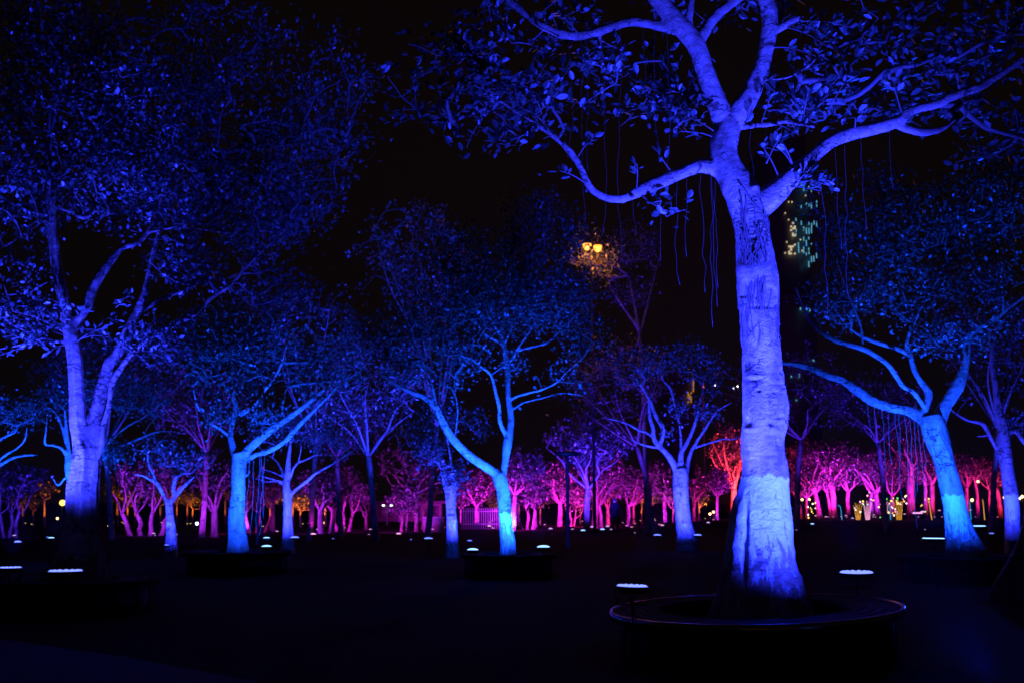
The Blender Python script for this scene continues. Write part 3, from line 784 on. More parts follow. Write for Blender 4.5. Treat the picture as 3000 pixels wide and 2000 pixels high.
RIGHT_BLOBS = [
    (2700, 680, 190, 130, 130, 0.5, 1.6), (2880, 620, 150, 130, 120, 0.2, 1.4), (2520, 720, 150, 130, 90, 0.6, 1.3), (2640, 850, 170, 110, 90, 0.5, 1.3), (2460, 880, 130, 90, 50, 0.5, 1.0), (2860, 820, 150, 100, 60, 0.6, 1.2),
    (2800, 990, 110, 40, 34, -0.3, 0.7), (2700, 1000, 60, 30, 10, -0.3, 0.5), (2900, 960, 60, 40, 14, -0.2, 0.5), (2960, 480, 120, 90, 60, 0.6, 1.2), (2420, 600, 110, 110, 20, 0.9, 1.0), (2620, 560, 160, 80, 40, 0.8, 1.2),
]
t_right, sk_right, rng = make_tree('leaning pale-blue lit tree with one long limb stretched out and whitewashed lower trunk', 20.0, RIGHT, RIGHT_BLOBS, paint=1.70, voxel=0.022,
    leaf=0.10, per=15, spread=0.17, seed=41, shape=mild_flutes, bump=0.016)
hanging_roots(t_right, sk_right, [(x, 1190, l) for x, l in ((2560, 130), (2580, 200), (2600, 170), (2620, 260), (2632, 140), (2650, 300), (2664, 340), (2672, 230), (2684, 300), (2700, 180), (2540, 110))], rng, 0.0042)
clinging_roots(t_right, sk_right, 12, 2.0, 3.0, rng)

LEFTMID = [
    [(695, 1601, 66), (693, 1551, 57), (693, 1497, 49), (697, 1448, 42), (698, 1402, 40), (699, 1352, 42), (698, 1325, 40)],
    [(690, 1330, 26), (679, 1298, 21), (675, 1265, 17), (682, 1232, 16), (689, 1195, 16), (682, 1162, 15), (662, 1133, 14), (633, 1095, 12), (604, 1054, 10), (583, 1017, 8), (560, 950, 6)],
    [(703, 1342, 28), (715, 1330, 26), (736, 1307, 25), (769, 1278, 24), (807, 1249, 21), (844, 1224, 18), (894, 1187, 14), (950, 1140, 9)],
    [(712, 1350, 18), (728, 1344, 16), (749, 1332, 15), (790, 1319, 15), (832, 1294, 15), (873, 1249, 13), (915, 1207, 11), (956, 1166, 8), (1000, 1120, 5)],
    [(688, 1215, 10), (724, 1203, 13), (749, 1182, 12), (774, 1145, 10), (799, 1112, 9), (823, 1070, 7), (840, 1010, 5)],
    [(776, 1140, 7), (769, 1100, 7), (767, 1054, 5), (775, 1000, 4)],
    [(676, 1280, 10), (641, 1253, 9), (612, 1236, 9), (591, 1211, 8), (575, 1182, 7), (566, 1141, 5), (545, 1120, 4)],
    [(705, 1370, 8), (722, 1392, 7), (735, 1376, 4)],
    [(820, 1240, 8), (830, 1180, 6), (840, 1130, 5)],
]
LEFTMID_BLOBS = [(680, 1080, 190, 110, 130, 0.2, 1.4), (780, 1020, 160, 90, 90, 0.4, 1.2), (600, 1010, 120, 90, 50, 0.4, 1.0), (770, 1215, 60, 30, 26, -0.3, 0.5), (640, 1215, 60, 40, 24, -0.2, 0.5), (920, 1100, 120, 90, 50, 0.4, 1.0), (1020, 1050, 120, 110, 40, 0.7, 1.1), (700, 930, 200, 70, 50, 0.7, 1.2)]
t_leftmid, sk_leftmid, rng = make_tree('stout pale-blue lit tree with two parallel limbs rising beside the slender bare pole', 22.0, LEFTMID, LEFTMID_BLOBS, paint=0.0, voxel=0.022,
    leaf=0.098, per=16, spread=0.17, seed=51, shape=mild_flutes, bump=0.016)
hanging_roots(t_leftmid, sk_leftmid, [(735, 1330, 190), (745, 1330, 230), (757, 1328, 210), (768, 1322, 240), (725, 1340, 150), (780, 1318, 190)], rng, 0.0042)

SECOND = [
    ('blue-lit tree with many thin level branches standing beyond the slender bare pole', 30.0,
     [[(844, 1575, 36), (842, 1523, 27), (842, 1467, 26), (841, 1440, 26), (839, 1423, 22), (843, 1389, 20), (845, 1345, 13), (850, 1307, 9), (855, 1250, 6)],
      [(846, 1462, 14), (856, 1445, 10), (874, 1427, 10), (901, 1407, 10), (923, 1387, 9), (946, 1374, 8), (986, 1351, 6), (1030, 1320, 4)],
      [(846, 1400, 9), (854, 1389, 8), (858, 1374, 8), (872, 1356, 7), (890, 1348, 6), (912, 1338, 5), (932, 1330, 4), (990, 1335, 3)],
      [(872, 1356, 6), (881, 1322, 5), (882, 1295, 4)],
      [(840, 1400, 8), (829, 1385, 8), (821, 1367, 7), (809, 1349, 5), (785, 1331, 3)],
      [(838, 1400, 6), (807, 1385, 5), (771, 1373, 4)], [(838, 1412, 5), (796, 1402, 5), (756, 1390, 3)], [(836, 1420, 7), (809, 1409, 6), (783, 1410, 5), (756, 1403, 4), (733, 1393, 3)]],
     [(880, 1250, 130, 60, 60, 0.2, 1.2), (970, 1290, 90, 50, 34, 0.2, 1.0), (800, 1270, 80, 60, 24, 0.2, 1.0)], 0.0, 0.0),
    ('small blue-lit tree with a wide V fork and pale painted foot', 28.0,
     [[(502, 1578, 33), (500, 1541, 27), (498, 1512, 23), (495, 1480, 21), (494, 1470, 20)],
      [(491, 1474, 12), (485, 1461, 11), (474, 1438, 12), (461, 1416, 12), (443, 1405, 9), (416, 1392, 6), (389, 1389, 4)],
      [(498, 1474, 15), (507, 1461, 14), (523, 1441, 14), (537, 1425, 12), (548, 1415, 10), (570, 1395, 6)],
      [(512, 1452, 12), (508, 1434, 12), (513, 1407, 13), (530, 1388, 7), (560, 1386, 4)],
      [(461, 1416, 8), (447, 1383, 9), (436, 1358, 8), (430, 1320, 5)]],
     [(470, 1330, 110, 50, 40, 0.3, 1.1), (560, 1350, 70, 50, 26, 0.2, 0.9)], 1.02, 0.0),
    ('blue-lit tree with split trunk and long thin branches among magenta crowns', 32.0,
     [[(2011, 1570, 56), (2003, 1530, 47), (1997, 1473, 44), (1994, 1430, 46), (1994, 1390, 46), (1992, 1370, 36)],
      [(1985, 1385, 22), (1975, 1361, 20), (1957, 1332, 18), (1929, 1303, 16), (1916, 1284, 13), (1912, 1250, 12), (1903, 1216, 10), (1900, 1160, 7)],
      [(1932, 1305, 14), (1943, 1270, 14), (1939, 1246, 14), (1918, 1211, 13), (1903, 1172, 12), (1888, 1144, 9), (1865, 1111, 8), (1852, 1097, 6)],
      [(1918, 1284, 9), (1896, 1268, 8), (1872, 1259, 8), (1839, 1241, 7), (1801, 1229, 6), (1760, 1222, 4)],
      [(1930, 1308, 8), (1916, 1309, 7), (1878, 1300, 6), (1847, 1285, 4)],
      [(1994, 1380, 24), (1995, 1350, 18), (1996, 1325, 15), (2008, 1305, 12), (2023, 1275, 11), (2033, 1249, 10), (2045, 1210, 8), (2051, 1172, 8), (2059, 1144, 6)],
      [(2006, 1388, 20), (2016, 1350, 13), (2028, 1315, 10), (2040, 1309, 8), (2069, 1299, 7), (2094, 1292, 7), (2120, 1285, 6), (2150, 1285, 5), (2190, 1270, 4)],
      [(2026, 1318, 9), (2046, 1285, 9), (2064, 1259, 8), (2079, 1234, 7), (2102, 1203, 6), (2143, 1178, 4)],
      [(1996, 1330, 9), (1992, 1250, 8), (1974, 1172, 9), (1962, 1134, 9), (1940, 1105, 7), (1950, 1050, 5)]],
     [(1980, 1060, 170, 70, 70, 0.4, 1.4), (1850, 1080, 90, 70, 26, 0.4, 1.0), (2080, 1120, 70, 60, 24, 0.4, 0.8), (2070, 1205, 50, 30, 18, -0.2, 0.5), (1985, 1200, 35, 30, 14, -0.3, 0.5), (1960, 1270, 20, 20, 4, 0, 0.3)], 0.9, 0.0),
    ('violet-white lit tree with a straight painted trunk past the leaning tree', 30.0,
     [[(2967, 1545, 44), (2965, 1490, 41), (2961, 1439, 40), (2954, 1391, 38), (2944, 1328, 39), (2941, 1285, 35), (2938, 1248, 30), (2925, 1200, 22), (2915, 1120, 17), (2905, 1050, 13), (2915, 980, 8)],
      [(2935, 1335, 14), (2919, 1312, 10), (2903, 1283, 11), (2887, 1251, 14), (2874, 1238, 12), (2842, 1232, 9), (2814, 1219, 8), (2780, 1195, 5)],
      [(2895, 1272, 7), (2880, 1276, 6), (2863, 1277, 4)],
      [(2950, 1268, 12), (2976, 1262, 13), (2990, 1280, 13), (3006, 1300, 11), (3040, 1320, 8)],
      [(2960, 1270, 9), (3000, 1230, 8), (3050, 1180, 6)]],
     [(2900, 1000, 110, 70, 40, 0.4, 1.2), (2985, 1235, 50, 22, 20, -0.3, 0.5), (2980, 1120, 80, 60, 24, 0.3, 0.8), (2820, 1150, 60, 40, 10, 0.4, 0.6)], 1.78, 0.0),
    ('short-trunked blue tree with leafy tufts, between the iron fence and the low wall', 28.0,
     [[(1325, 1585, 36), (1324, 1531, 32), (1321, 1480, 30), (1321, 1440, 36), (1316, 1420, 34)],
      [(1310, 1428, 22), (1304, 1403, 20), (1297, 1372, 15), (1291, 1339, 11), (1284, 1300, 8), (1270, 1250, 5)],
      [(1332, 1432, 18), (1333, 1410, 15), (1324, 1370, 10), (1318, 1330, 8), (1310, 1280, 6)],
      [(1297, 1368, 7), (1330, 1362, 5), (1360, 1345, 3)], [(1300, 1390, 6), (1285, 1360, 6), (1250, 1320, 4), (1180, 1325, 3)]],
     [(1260, 1320, 50, 45, 40, -0.2, 0.7), (1335, 1395, 34, 40, 30, -0.3, 0.5), (1280, 1220, 100, 60, 40, 0.4, 1.0), (1200, 1270, 60, 50, 16, 0.4, 0.8), (1390, 1240, 60, 50, 14, 0.5, 0.8)], 1.05, 0.0),
    ('pale-blue lit tree mostly hidden behind the ropy trunk, branches fanning both ways', 26.0,
     [[(232, 1570, 40), (222, 1490, 32), (212, 1420, 28), (202, 1374, 24), (201, 1340, 20), (200, 1310, 14), (196, 1270, 10), (190, 1200, 7)],
      [(201, 1345, 12), (190, 1325, 11), (178, 1311, 9), (155, 1303, 8), (132, 1299, 8), (135, 1259, 6), (138, 1220, 4)],
      [(200, 1320, 9), (192, 1290, 9), (182, 1250, 8), (166, 1213, 7), (138, 1190, 5)],
      [(206, 1360, 16), (250, 1338, 13), (298, 1322, 10), (356, 1305, 9), (413, 1282, 8), (459, 1265, 6), (510, 1262, 4)],
      [(298, 1322, 9), (330, 1285, 8), (373, 1248, 8), (425, 1219, 7), (488, 1167, 5)],
      [(420, 1278, 6), (440, 1240, 5), (480, 1205, 4)],
      [(190, 1400, 7), (170, 1420, 6), (150, 1390, 4)]],
     [(400, 1170, 120, 70, 50, 0.3, 1.2), (330, 1325, 34, 22, 26, -0.2, 0.4), (150, 1180, 110, 60, 34, 0.3, 1.0), (260, 1130, 120, 60, 24, 0.5, 1.0)], 0.0, 0.0),
    ('pale-blue lit tree reaching bare branches in past the edge of the park lawn', 27.0,
     [[(-70, 1570, 40), (-72, 1480, 32), (-66, 1420, 28), (-50, 1390, 22)],
      [(-56, 1400, 14), (-30, 1380, 12), (0, 1362, 10), (30, 1344, 9), (60, 1335, 8), (110, 1331, 5)],
      [(-50, 1392, 12), (-30, 1330, 10), (0, 1288, 9), (45, 1265, 6)],
      [(-10, 1355, 9), (20, 1330, 8), (50, 1312, 7), (72, 1288, 6), (80, 1250, 4)]],
     [(60, 1210, 90, 60, 30, 0.2, 1.0), (-20, 1200, 90, 70, 24, 0.2, 1.0)], 0.0, 0.0),
]
SECOND_T = []
for k, (lab, d0, limbs, blobs, paint, _x) in enumerate(SECOND):
    SECOND_T.append(make_tree(lab, d0, limbs, blobs, paint=paint, voxel=0.03, leaf=0.12, per=13, spread=0.17, seed=60 + k, bump=0.01, r_tip=0.007)[0])
# the dark trunk that cuts in at the edge of the frame
make_tree('unlit trunk with a broad flared foot beside the violet-white tree', 15.5,
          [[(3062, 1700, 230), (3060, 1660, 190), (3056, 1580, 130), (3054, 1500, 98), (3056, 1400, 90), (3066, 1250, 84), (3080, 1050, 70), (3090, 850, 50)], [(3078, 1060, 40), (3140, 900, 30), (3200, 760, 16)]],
          [(3200, 700, 200, 160, 60, 0.4, 1.4)], voxel=0.03, seed=80, shape=mild_flutes, bump=0.01, dark=True)

# ================================================================== trees further back
def far_tree(label, px, py, wpx, fork, crown, colour, power=260, stems=1, lean=0.0, nl=5, tips=60, leaf=0.24, per=10, group=None, seed=0, paint=0.0, dark=False, side=None, lamps=1, lampgroup=None, d=None, aim=0.8):
    rng = np.random.default_rng(1000 + seed)
    if px < 1330 and seed < 100: power *= 0.34; tips = int(tips * 0.6)
    if px > 2300 and seed < 100: power *= 0.62
    d0 = d or ground_depth(py)
    cx, cy, rx, ry = crown
    rx *= 1.12; ry *= 1.15; cy -= 4; wpx *= 0.85; tips = int(tips * 2.0)
    limbs = []
    for s in range(stems):
        bx = px + (0 if stems == 1 else (s - (stems - 1) / 2) * wpx * 0.55)
        tx = px + lean + (0 if stems == 1 else (s - (stems - 1) / 2) * wpx * 0.95 + rng.normal(0, 3))
        mid = ((bx + tx) / 2 + rng.normal(0, wpx * 0.1))
        ww = wpx / (1 if stems == 1 else stems * 0.95)
        limbs.append((s, [(bx, py, ww * 1.25), ((bx * 2 + tx) / 3, py - (py - fork) * 0.25, ww), (mid, (py + fork) / 2 - (py - fork) * 0.05, ww * 0.92), (tx, fork, ww * 0.85)]))
    geo_limbs = []
    class S: pass
    allL = []
    for s, L in limbs:
        P = np.array([at(p[0], p[1], d0 + (s % 2) * 0.25) for p in L]); R = np.array([p[2] * scale_at(p[1], d0) / 2 for p in L])
        P[0, 2] = -0.1
        PR = catmull(np.column_stack([P, R]), 4)
        allL.append((PR[:, :3], np.maximum(PR[:, 3], 0.02)))
        top = P[-1]; r0 = R[-1]
        n = nl + 2 if stems == 1 else max(3, nl // 2)
        for q in range(n):
            an = (q + rng.uniform(-0.3, 0.3)) / n * 2 * math.pi
            ex = cx + rx * rng.uniform(0.55, 0.95) * math.cos(an); ey = cy + ry * rng.uniform(-0.5, 0.45)
            if stems > 1: ex = cx + (s - (stems - 1) / 2) / stems * rx * 1.4 + rx * 0.35 * math.cos(an)
            dd = d0 + rx * scale_at(cy, d0) * 0.8 * math.sin(an)
            E = at(ex, ey, dd)
            m1 = top * 0.62 + E * 0.38 + rng.normal(0, 0.12, 3); m2 = top * 0.3 + E * 0.7 + rng.normal(0, 0.14, 3)
            m1[2] += 0.12 * rng.uniform(-1, 1)
            PR = catmull(np.column_stack([np.array([top - np.array([0, 0, r0]), m1, m2, E]), np.array([r0 * 0.52, r0 * 0.33, r0 * 0.20, r0 * 0.08])]), 4)
            allL.append((PR[:, :3], np.maximum(PR[:, 3], 0.012)))
    base = at(px, py, d0); base[2] = 0
    t = thing('park_tree', label, 'tree', base, group)
    g = Geo()
    for P, R in allL: g.tube(P, R, 9)
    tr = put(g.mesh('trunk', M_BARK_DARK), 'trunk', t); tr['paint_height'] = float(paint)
    k = scale_at(cy, d0)
    pts = blob_tips([(cx, cy, rx, ry, tips, 0, rx * k * 0.8)], d0, rng)
    segs, anchors, dirs = grow_twigs(allL, pts, rng, 0.009)
    g = Geo()
    for P, R in segs: g.tube(P, R, 4, cap=False)
    put(g.mesh('twigs', M_TWIG), 'twigs', t)['kind'] = 'stuff'
    pos, ld, ln = clusters(anchors, dirs, per, 0.17, leaf, rng)
    g = Geo(); leaves_geo(g, pos, ld, ln, rng)
    put(g.mesh('crown', M_LEAF), 'crown', t)
    if colour:
        kb = scale_at(py, d0)
        for q in range(lamps):
            sd = (side if side is not None else rng.choice([-1, 1])) * (1 if q == 0 else -1)
            lp = np.array([base[0] + sd * rng.uniform(0.8, 1.8), base[1] - rng.uniform(2.2, 3.4), 0.18])
            tgt = np.array([top[0], d0, 0]) * 1.0
            tgt[0] = (base[0] + at(cx, cy, d0)[0]) / 2; tgt[2] = at(px, fork * (1 - aim) + cy * aim, d0)[2]
            floodlight(lp, tgt, colour, power * rng.uniform(6.0, 13.0), '%s floodlight on grass by the %s' % (COLOURWORD[colour], label if len(label.split()) < 11 else short_name(label)), ('lamps by the ' + short_name(label)) if lamps > 1 else ('added lamps under the tall dim trees' if dark else None), r=0.04 if dark else 0.075, beads=False, spot=60 if dark else 105, blend=1.0, dome=0.35)
    return t

import re
def short_name(label):
    s = re.split(r',| (?:beside|behind|between|before|near|beyond|standing|close|next|just|among|above|right|in front|past|hard|half|leaning against|leaning over|nearest|over|rising|spreading above|whose|peeping|first|second|third)\b', label)[0]
    return ' '.join(s.split()[:10])
FAR = [
    # label, px, base y, trunk px, fork y, crown (cx, cy, rx, ry), colour, kwargs
    ('violet tree of several splayed stems behind the ropy fluted trunk', 28, 1575, 34, 1500, (40, 1415, 95, 60), 'violet', dict(stems=3, nl=9, power=420, side=1)),
    ('purple tree of four pale upright stems under spreading twigs', 427, 1568, 60, 1500, (430, 1400, 110, 70), 'purple', dict(stems=4, nl=8, power=620, tips=50, lamps=2)),
    ('purple forked tree between the wide V-forked tree and the stout tree', 628, 1572, 24, 1497, (630, 1390, 85, 60), 'purple', dict(nl=4, power=380, tips=40, lamps=2)),
    ('pink many-stemmed tree half hidden by the stout pale-blue trunk', 742, 1560, 44, 1500, (745, 1445, 65, 40), 'pink', dict(stems=4, nl=8, power=330)),
    ('straight purple trunk with a thin top behind the slender bare pole', 800, 1555, 14, 1470, (800, 1420, 45, 40), 'purple', dict(power=170, tips=24)),
    ('purple tree with a flat spreading top, first of four beyond the blue thin-branched tree', 940, 1562, 23, 1488, (940, 1425, 80, 45), 'purple', dict(nl=6, power=420, side=-1)),
    ('purple forked trunk leaning against the flat-topped purple tree', 970, 1560, 19, 1490, (975, 1440, 55, 40), 'purple', dict(nl=3, power=260, lean=8)),
    ('magenta vase-shaped tree of three stems near the flat-topped purple tree', 1005, 1556, 34, 1500, (1010, 1430, 70, 50), 'magenta', dict(stems=3, nl=8, power=380, side=-1, lamps=2)),
    ('slim magenta tree with one V branch before the amber pavilion', 1073, 1551, 11, 1516, (1065, 1458, 26, 24), 'magenta', dict(nl=3, power=210, tips=16)),
    ('bushy magenta tree beside the low wall and the violet Y-branched tree', 1182, 1557, 22, 1500, (1185, 1465, 45, 40), 'magenta', dict(stems=2, nl=6, power=420, tips=46, side=-1)),
    ('violet tree with long bare Y branches rising over the low wall', 1220, 1556, 15, 1440, (1205, 1370, 110, 60), 'purple', dict(nl=5, power=420, tips=44)),
    ('thin magenta tree leaning over the low wall', 1236, 1550, 9, 1490, (1250, 1430, 32, 40), 'magenta', dict(nl=3, power=200, tips=14, lean=8)),
    ('umbrella-shaped pink tree spreading above the iron fence', 1396, 1530, 17, 1478, (1395, 1425, 85, 55), 'magenta', dict(nl=9, power=1000, tips=110)),
    ('spindly magenta sapling before the iron fence', 1349, 1530, 5, 1490, (1349, 1470, 26, 18), 'magenta', dict(nl=3, power=170, tips=14)),
    ('violet tree with magenta twigs right behind the slim forked tree', 1504, 1552, 16, 1445, (1535, 1380, 75, 60), 'purple', dict(nl=6, power=560, tips=70, lean=5, paint=1.0)),
    ('squat magenta tree of three stems beyond the violet-twigged tree', 1545, 1550, 32, 1490, (1550, 1455, 50, 32), 'magenta', dict(stems=3, nl=6, power=420, tips=40)),
    ('magenta trunk with a curled top next to the squat three-stemmed tree', 1569, 1549, 13, 1478, (1572, 1445, 34, 34), 'magenta', dict(nl=3, power=260, tips=22)),
    ('broad pink tree whose branches droop behind the dark lamp post', 1640, 1541, 17, 1470, (1615, 1410, 80, 55), 'magenta', dict(nl=7, power=620, tips=90)),
    ('low pink V-shaped tree just past the dark lamp post', 1676, 1541, 15, 1515, (1685, 1455, 48, 38), 'pink', dict(nl=5, power=420, tips=46, stems=2)),
    ('tall violet tree with rounded crown standing above the pink grove', 1718, 1556, 22, 1425, (1725, 1300, 130, 75), 'violet', dict(nl=7, power=950, tips=130, lean=6, lamps=2)),
    ('thick smooth pink trunk beside the tall violet tree', 1743, 1548, 22, 1455, (1770, 1375, 60, 55), 'magenta', dict(nl=4, power=520, tips=80)),
    ('slanting violet trunk behind the thick smooth pink trunk', 1764, 1545, 13, 1478, (1790, 1410, 55, 55), 'magenta', dict(nl=4, power=360, tips=50, lean=-10)),
    ('red trunk close to the dark standing person', 1781, 1538, 14, 1490, (1786, 1440, 40, 30), 'red', dict(nl=3, power=260, tips=30)),
    ('pink trunk with one long bowed branch beside the person', 1840, 1541, 14, 1480, (1860, 1420, 50, 40), 'magenta', dict(nl=4, power=380, tips=26)),
    ('slender pink trunk behind the bowed-branch tree', 1857, 1535, 9, 1478, (1872, 1430, 40, 34), 'pink', dict(nl=4, power=260, tips=26)),
    ('pale pink tree with dense low crown, between the person and the split-trunk tree', 1949, 1528, 14, 1445, (1935, 1405, 58, 48), 'magenta', dict(nl=6, power=900, tips=120, paint=1.0, side=-1)),
    ('pink trunk just past the split-trunk blue tree', 2034, 1526, 11, 1470, (2050, 1420, 40, 36), 'pink', dict(nl=4, power=240, tips=26)),
    ('small round-headed pink tree beside the fiery orange tree', 2100, 1521, 11, 1452, (2104, 1410, 42, 40), 'magenta', dict(nl=6, power=760, tips=100, paint=0.9)),
    ('fiery orange tree with twisted branches peeping past the whitewashed fig', 2148, 1518, 22, 1430, (2140, 1325, 66, 92), 'red', dict(nl=8, power=2300, tips=110, lean=2, lamps=2)),
    ('red leaning trunk nearest the whitewashed fig in the magenta grove', 2349, 1512, 12, 1470, (2340, 1430, 45, 36), 'red', dict(nl=4, power=330, tips=30, lean=-10)),
    ('thin magenta tree with level arms behind the leaning red trunk', 2364, 1507, 9, 1455, (2360, 1410, 60, 40), 'magenta', dict(nl=5, power=420, tips=50)),
    ('magenta tree with banded trunk under the widest magenta crown', 2403, 1508, 17, 1440, (2380, 1350, 85, 55), 'magenta', dict(nl=6, power=1000, tips=130, lean=-16, paint=0.6)),
    ('slim red-pink tree leaning beside the violet grove tree', 2434, 1500, 9, 1440, (2420, 1400, 45, 36), 'pink', dict(nl=4, power=330, tips=40, lean=-12)),
    ('violet grove tree with bright forked top, beside the bent cyan light tube', 2446, 1517, 20, 1402, (2445, 1345, 80, 55), 'purple', dict(nl=6, power=1050, tips=120, lean=-14, side=1)),
    ('pink candelabra tree behind the glowing yellow reeds', 2485, 1502, 14, 1435, (2485, 1385, 60, 45), 'pink', dict(nl=6, power=560, tips=60)),
    ('dull magenta trunk between the yellow and white glowing reeds', 2553, 1500, 13, 1440, (2545, 1380, 50, 45), 'magenta', dict(nl=4, power=330, tips=50)),
    ('violet grove tree with wide antler branches in front of the coloured bulbs', 2574, 1514, 18, 1440, (2570, 1365, 95, 55), 'purple', dict(nl=7, power=1050, tips=130, lean=-8)),
    ('small pink tree with arched arms among the coloured bulbs', 2613, 1502, 12, 1450, (2610, 1400, 60, 40), 'pink', dict(nl=6, power=520, tips=50)),
    ('dim violet pillar-like trunk beside the strewn white lamps', 2668, 1499, 26, 1388, (2650, 1300, 90, 70), 'purple', dict(nl=5, power=380, tips=110)),
    ('stubby red trunk between the pillar-like trunk and the leaning tree', 2712, 1492, 13, 1425, (2700, 1390, 40, 30), 'red', dict(nl=4, power=380, tips=30)),
    ('magenta tree with raised forked arms hard against the leaning tree', 2730, 1494, 17, 1415, (2730, 1340, 70, 60), 'magenta', dict(nl=5, power=800, tips=90)),
    ('dim pink trunk first past the leaning tree', 2832, 1492, 12, 1425, (2838, 1375, 45, 40), 'pink', dict(nl=4, power=260, tips=50)),
    ('pink Y-topped tree second past the leaning tree', 2866, 1491, 11, 1418, (2866, 1375, 50, 40), 'pink', dict(nl=5, power=520, tips=60, lean=-8)),
    ('pink tree with crooked fork third past the leaning tree', 2900, 1490, 10, 1432, (2895, 1380, 45, 40), 'pink', dict(nl=4, power=440, tips=50)),
    ('glowing red leaning trunk just short of the violet-white tree', 2932, 1492, 15, 1430, (2918, 1395, 30, 30), 'red', dict(nl=3, power=420, tips=30, lean=-12)),
]
FAR_T = []
for k, (lab, px, py, wp, fk, cr, colr, kw) in enumerate(FAR):
    FAR_T.append(far_tree(lab, px, py, wp, fk, cr, colr, seed=k, d=min(ground_depth(py), 95), **kw))

TALL = [
    ('tall dim tree filling the dark between the stout tree and the slim forked tree', 1105, 1590, 22, 1330, (1100, 1120, 190, 170), 'blue', 1400),
    ('tall dim tree behind the crown of the stout tree', 905, 1588, 20, 1300, (880, 980, 200, 170), 'blue', 1200),
    ('tall dim violet tree behind the thin-branched blue tree', 1000, 1575, 18, 1330, (1010, 1240, 150, 110), 'violet', 700),
    ('tall dim tree rising behind the crown of the slim forked tree', 1250, 1585, 20, 1250, (1230, 760, 200, 190), 'blue', 1500),
    ('tall dim violet tree over the pink grove near the dark lamp post', 1925, 1570, 18, 1300, (1800, 1130, 190, 150), 'violet', 900),
    ('tall dim violet tree looming behind the whitewashed fig', 2330, 1560, 20, 1280, (2300, 1150, 210, 150), 'violet', 900),
    ('tall dim violet tree over the magenta grove beside the leaning tree', 2600, 1560, 20, 1290, (2570, 1190, 190, 110), 'violet', 800),
    ('tall dim blue tree behind the leaning tree and the violet-white tree', 2900, 1565, 20, 1250, (2880, 950, 180, 190), 'blue', 1300),
    ('tall dim violet tree behind the wide V-forked tree', 590, 1580, 18, 1320, (560, 1180, 180, 110), 'violet', 700),
    ('tall dim blue tree behind the ropy fluted trunk', 330, 1585, 20, 1300, (300, 1090, 230, 130), 'blue', 1000),
]
for k, (lab, px, py, wp, fk, cr, colr, pw) in enumerate(TALL):
    far_tree(lab, px, py, wp, fk, cr, colr, power=pw, tips=80, per=12, leaf=0.19, nl=6, seed=400 + k, dark=True, lean=(-26, 22, -14, 30, -60, 18, -30, 24, 16, -20)[k], d=ground_depth(py) + 2, aim=1.0)  # colour and power feed an added floodlight that brightens each dim crown

# amber lit trees at the far side of the lawn: look-alikes
for k, (px, py, wp, ht, pw) in enumerate([(68, 1541, 9, 60, 120), (131, 1543, 8, 85, 420), (97, 1540, 6, 45, 60), (345, 1536, 9, 70, 200), (374, 1537, 8, 70, 300), (396, 1541, 7, 60, 520), (470, 1538, 8, 60, 160), (519, 1537, 6, 60, 340),
                                     (549, 1541, 6, 70, 300), (565, 1542, 6, 55, 520), (660, 1537, 8, 80, 160), (792, 1550, 6, 70, 420), (858, 1542, 8, 60, 560), (880, 1542, 7, 50, 620), (907, 1541, 7, 50, 300), (953, 1541, 8, 60, 520),
                                     (1455, 1537, 6, 40, 300), (1520, 1538, 7, 50, 260), (1583, 1536, 6, 50, 160), (1700, 1533, 6, 45, 520), (1880, 1531, 6, 60, 520), (1907, 1526, 5, 45, 420), (1972, 1529, 6, 40, 460), (2048, 1524, 8, 40, 620)]):
    far_tree('distant amber-lit trunk at the far edge of the lawn', px, py, wp, py - ht, (px + random.uniform(-12, 12), py - ht - 30, 34, 26), None, tips=26, per=7, leaf=0.24, nl=3, seed=200 + k, group='amber-lit trees at the far edge')
    b = on_ground(px, py)
    floodlight((b[0] + random.uniform(-0.5, 0.5), b[1] - 0.8, 0.2), (b[0], b[1], 2.2), 'orange', pw, 'amber floodlight at the foot of a distant amber-lit trunk', 'amber floodlights at the far edge', r=0.06, beads=False, spot=90, dome=0.3)

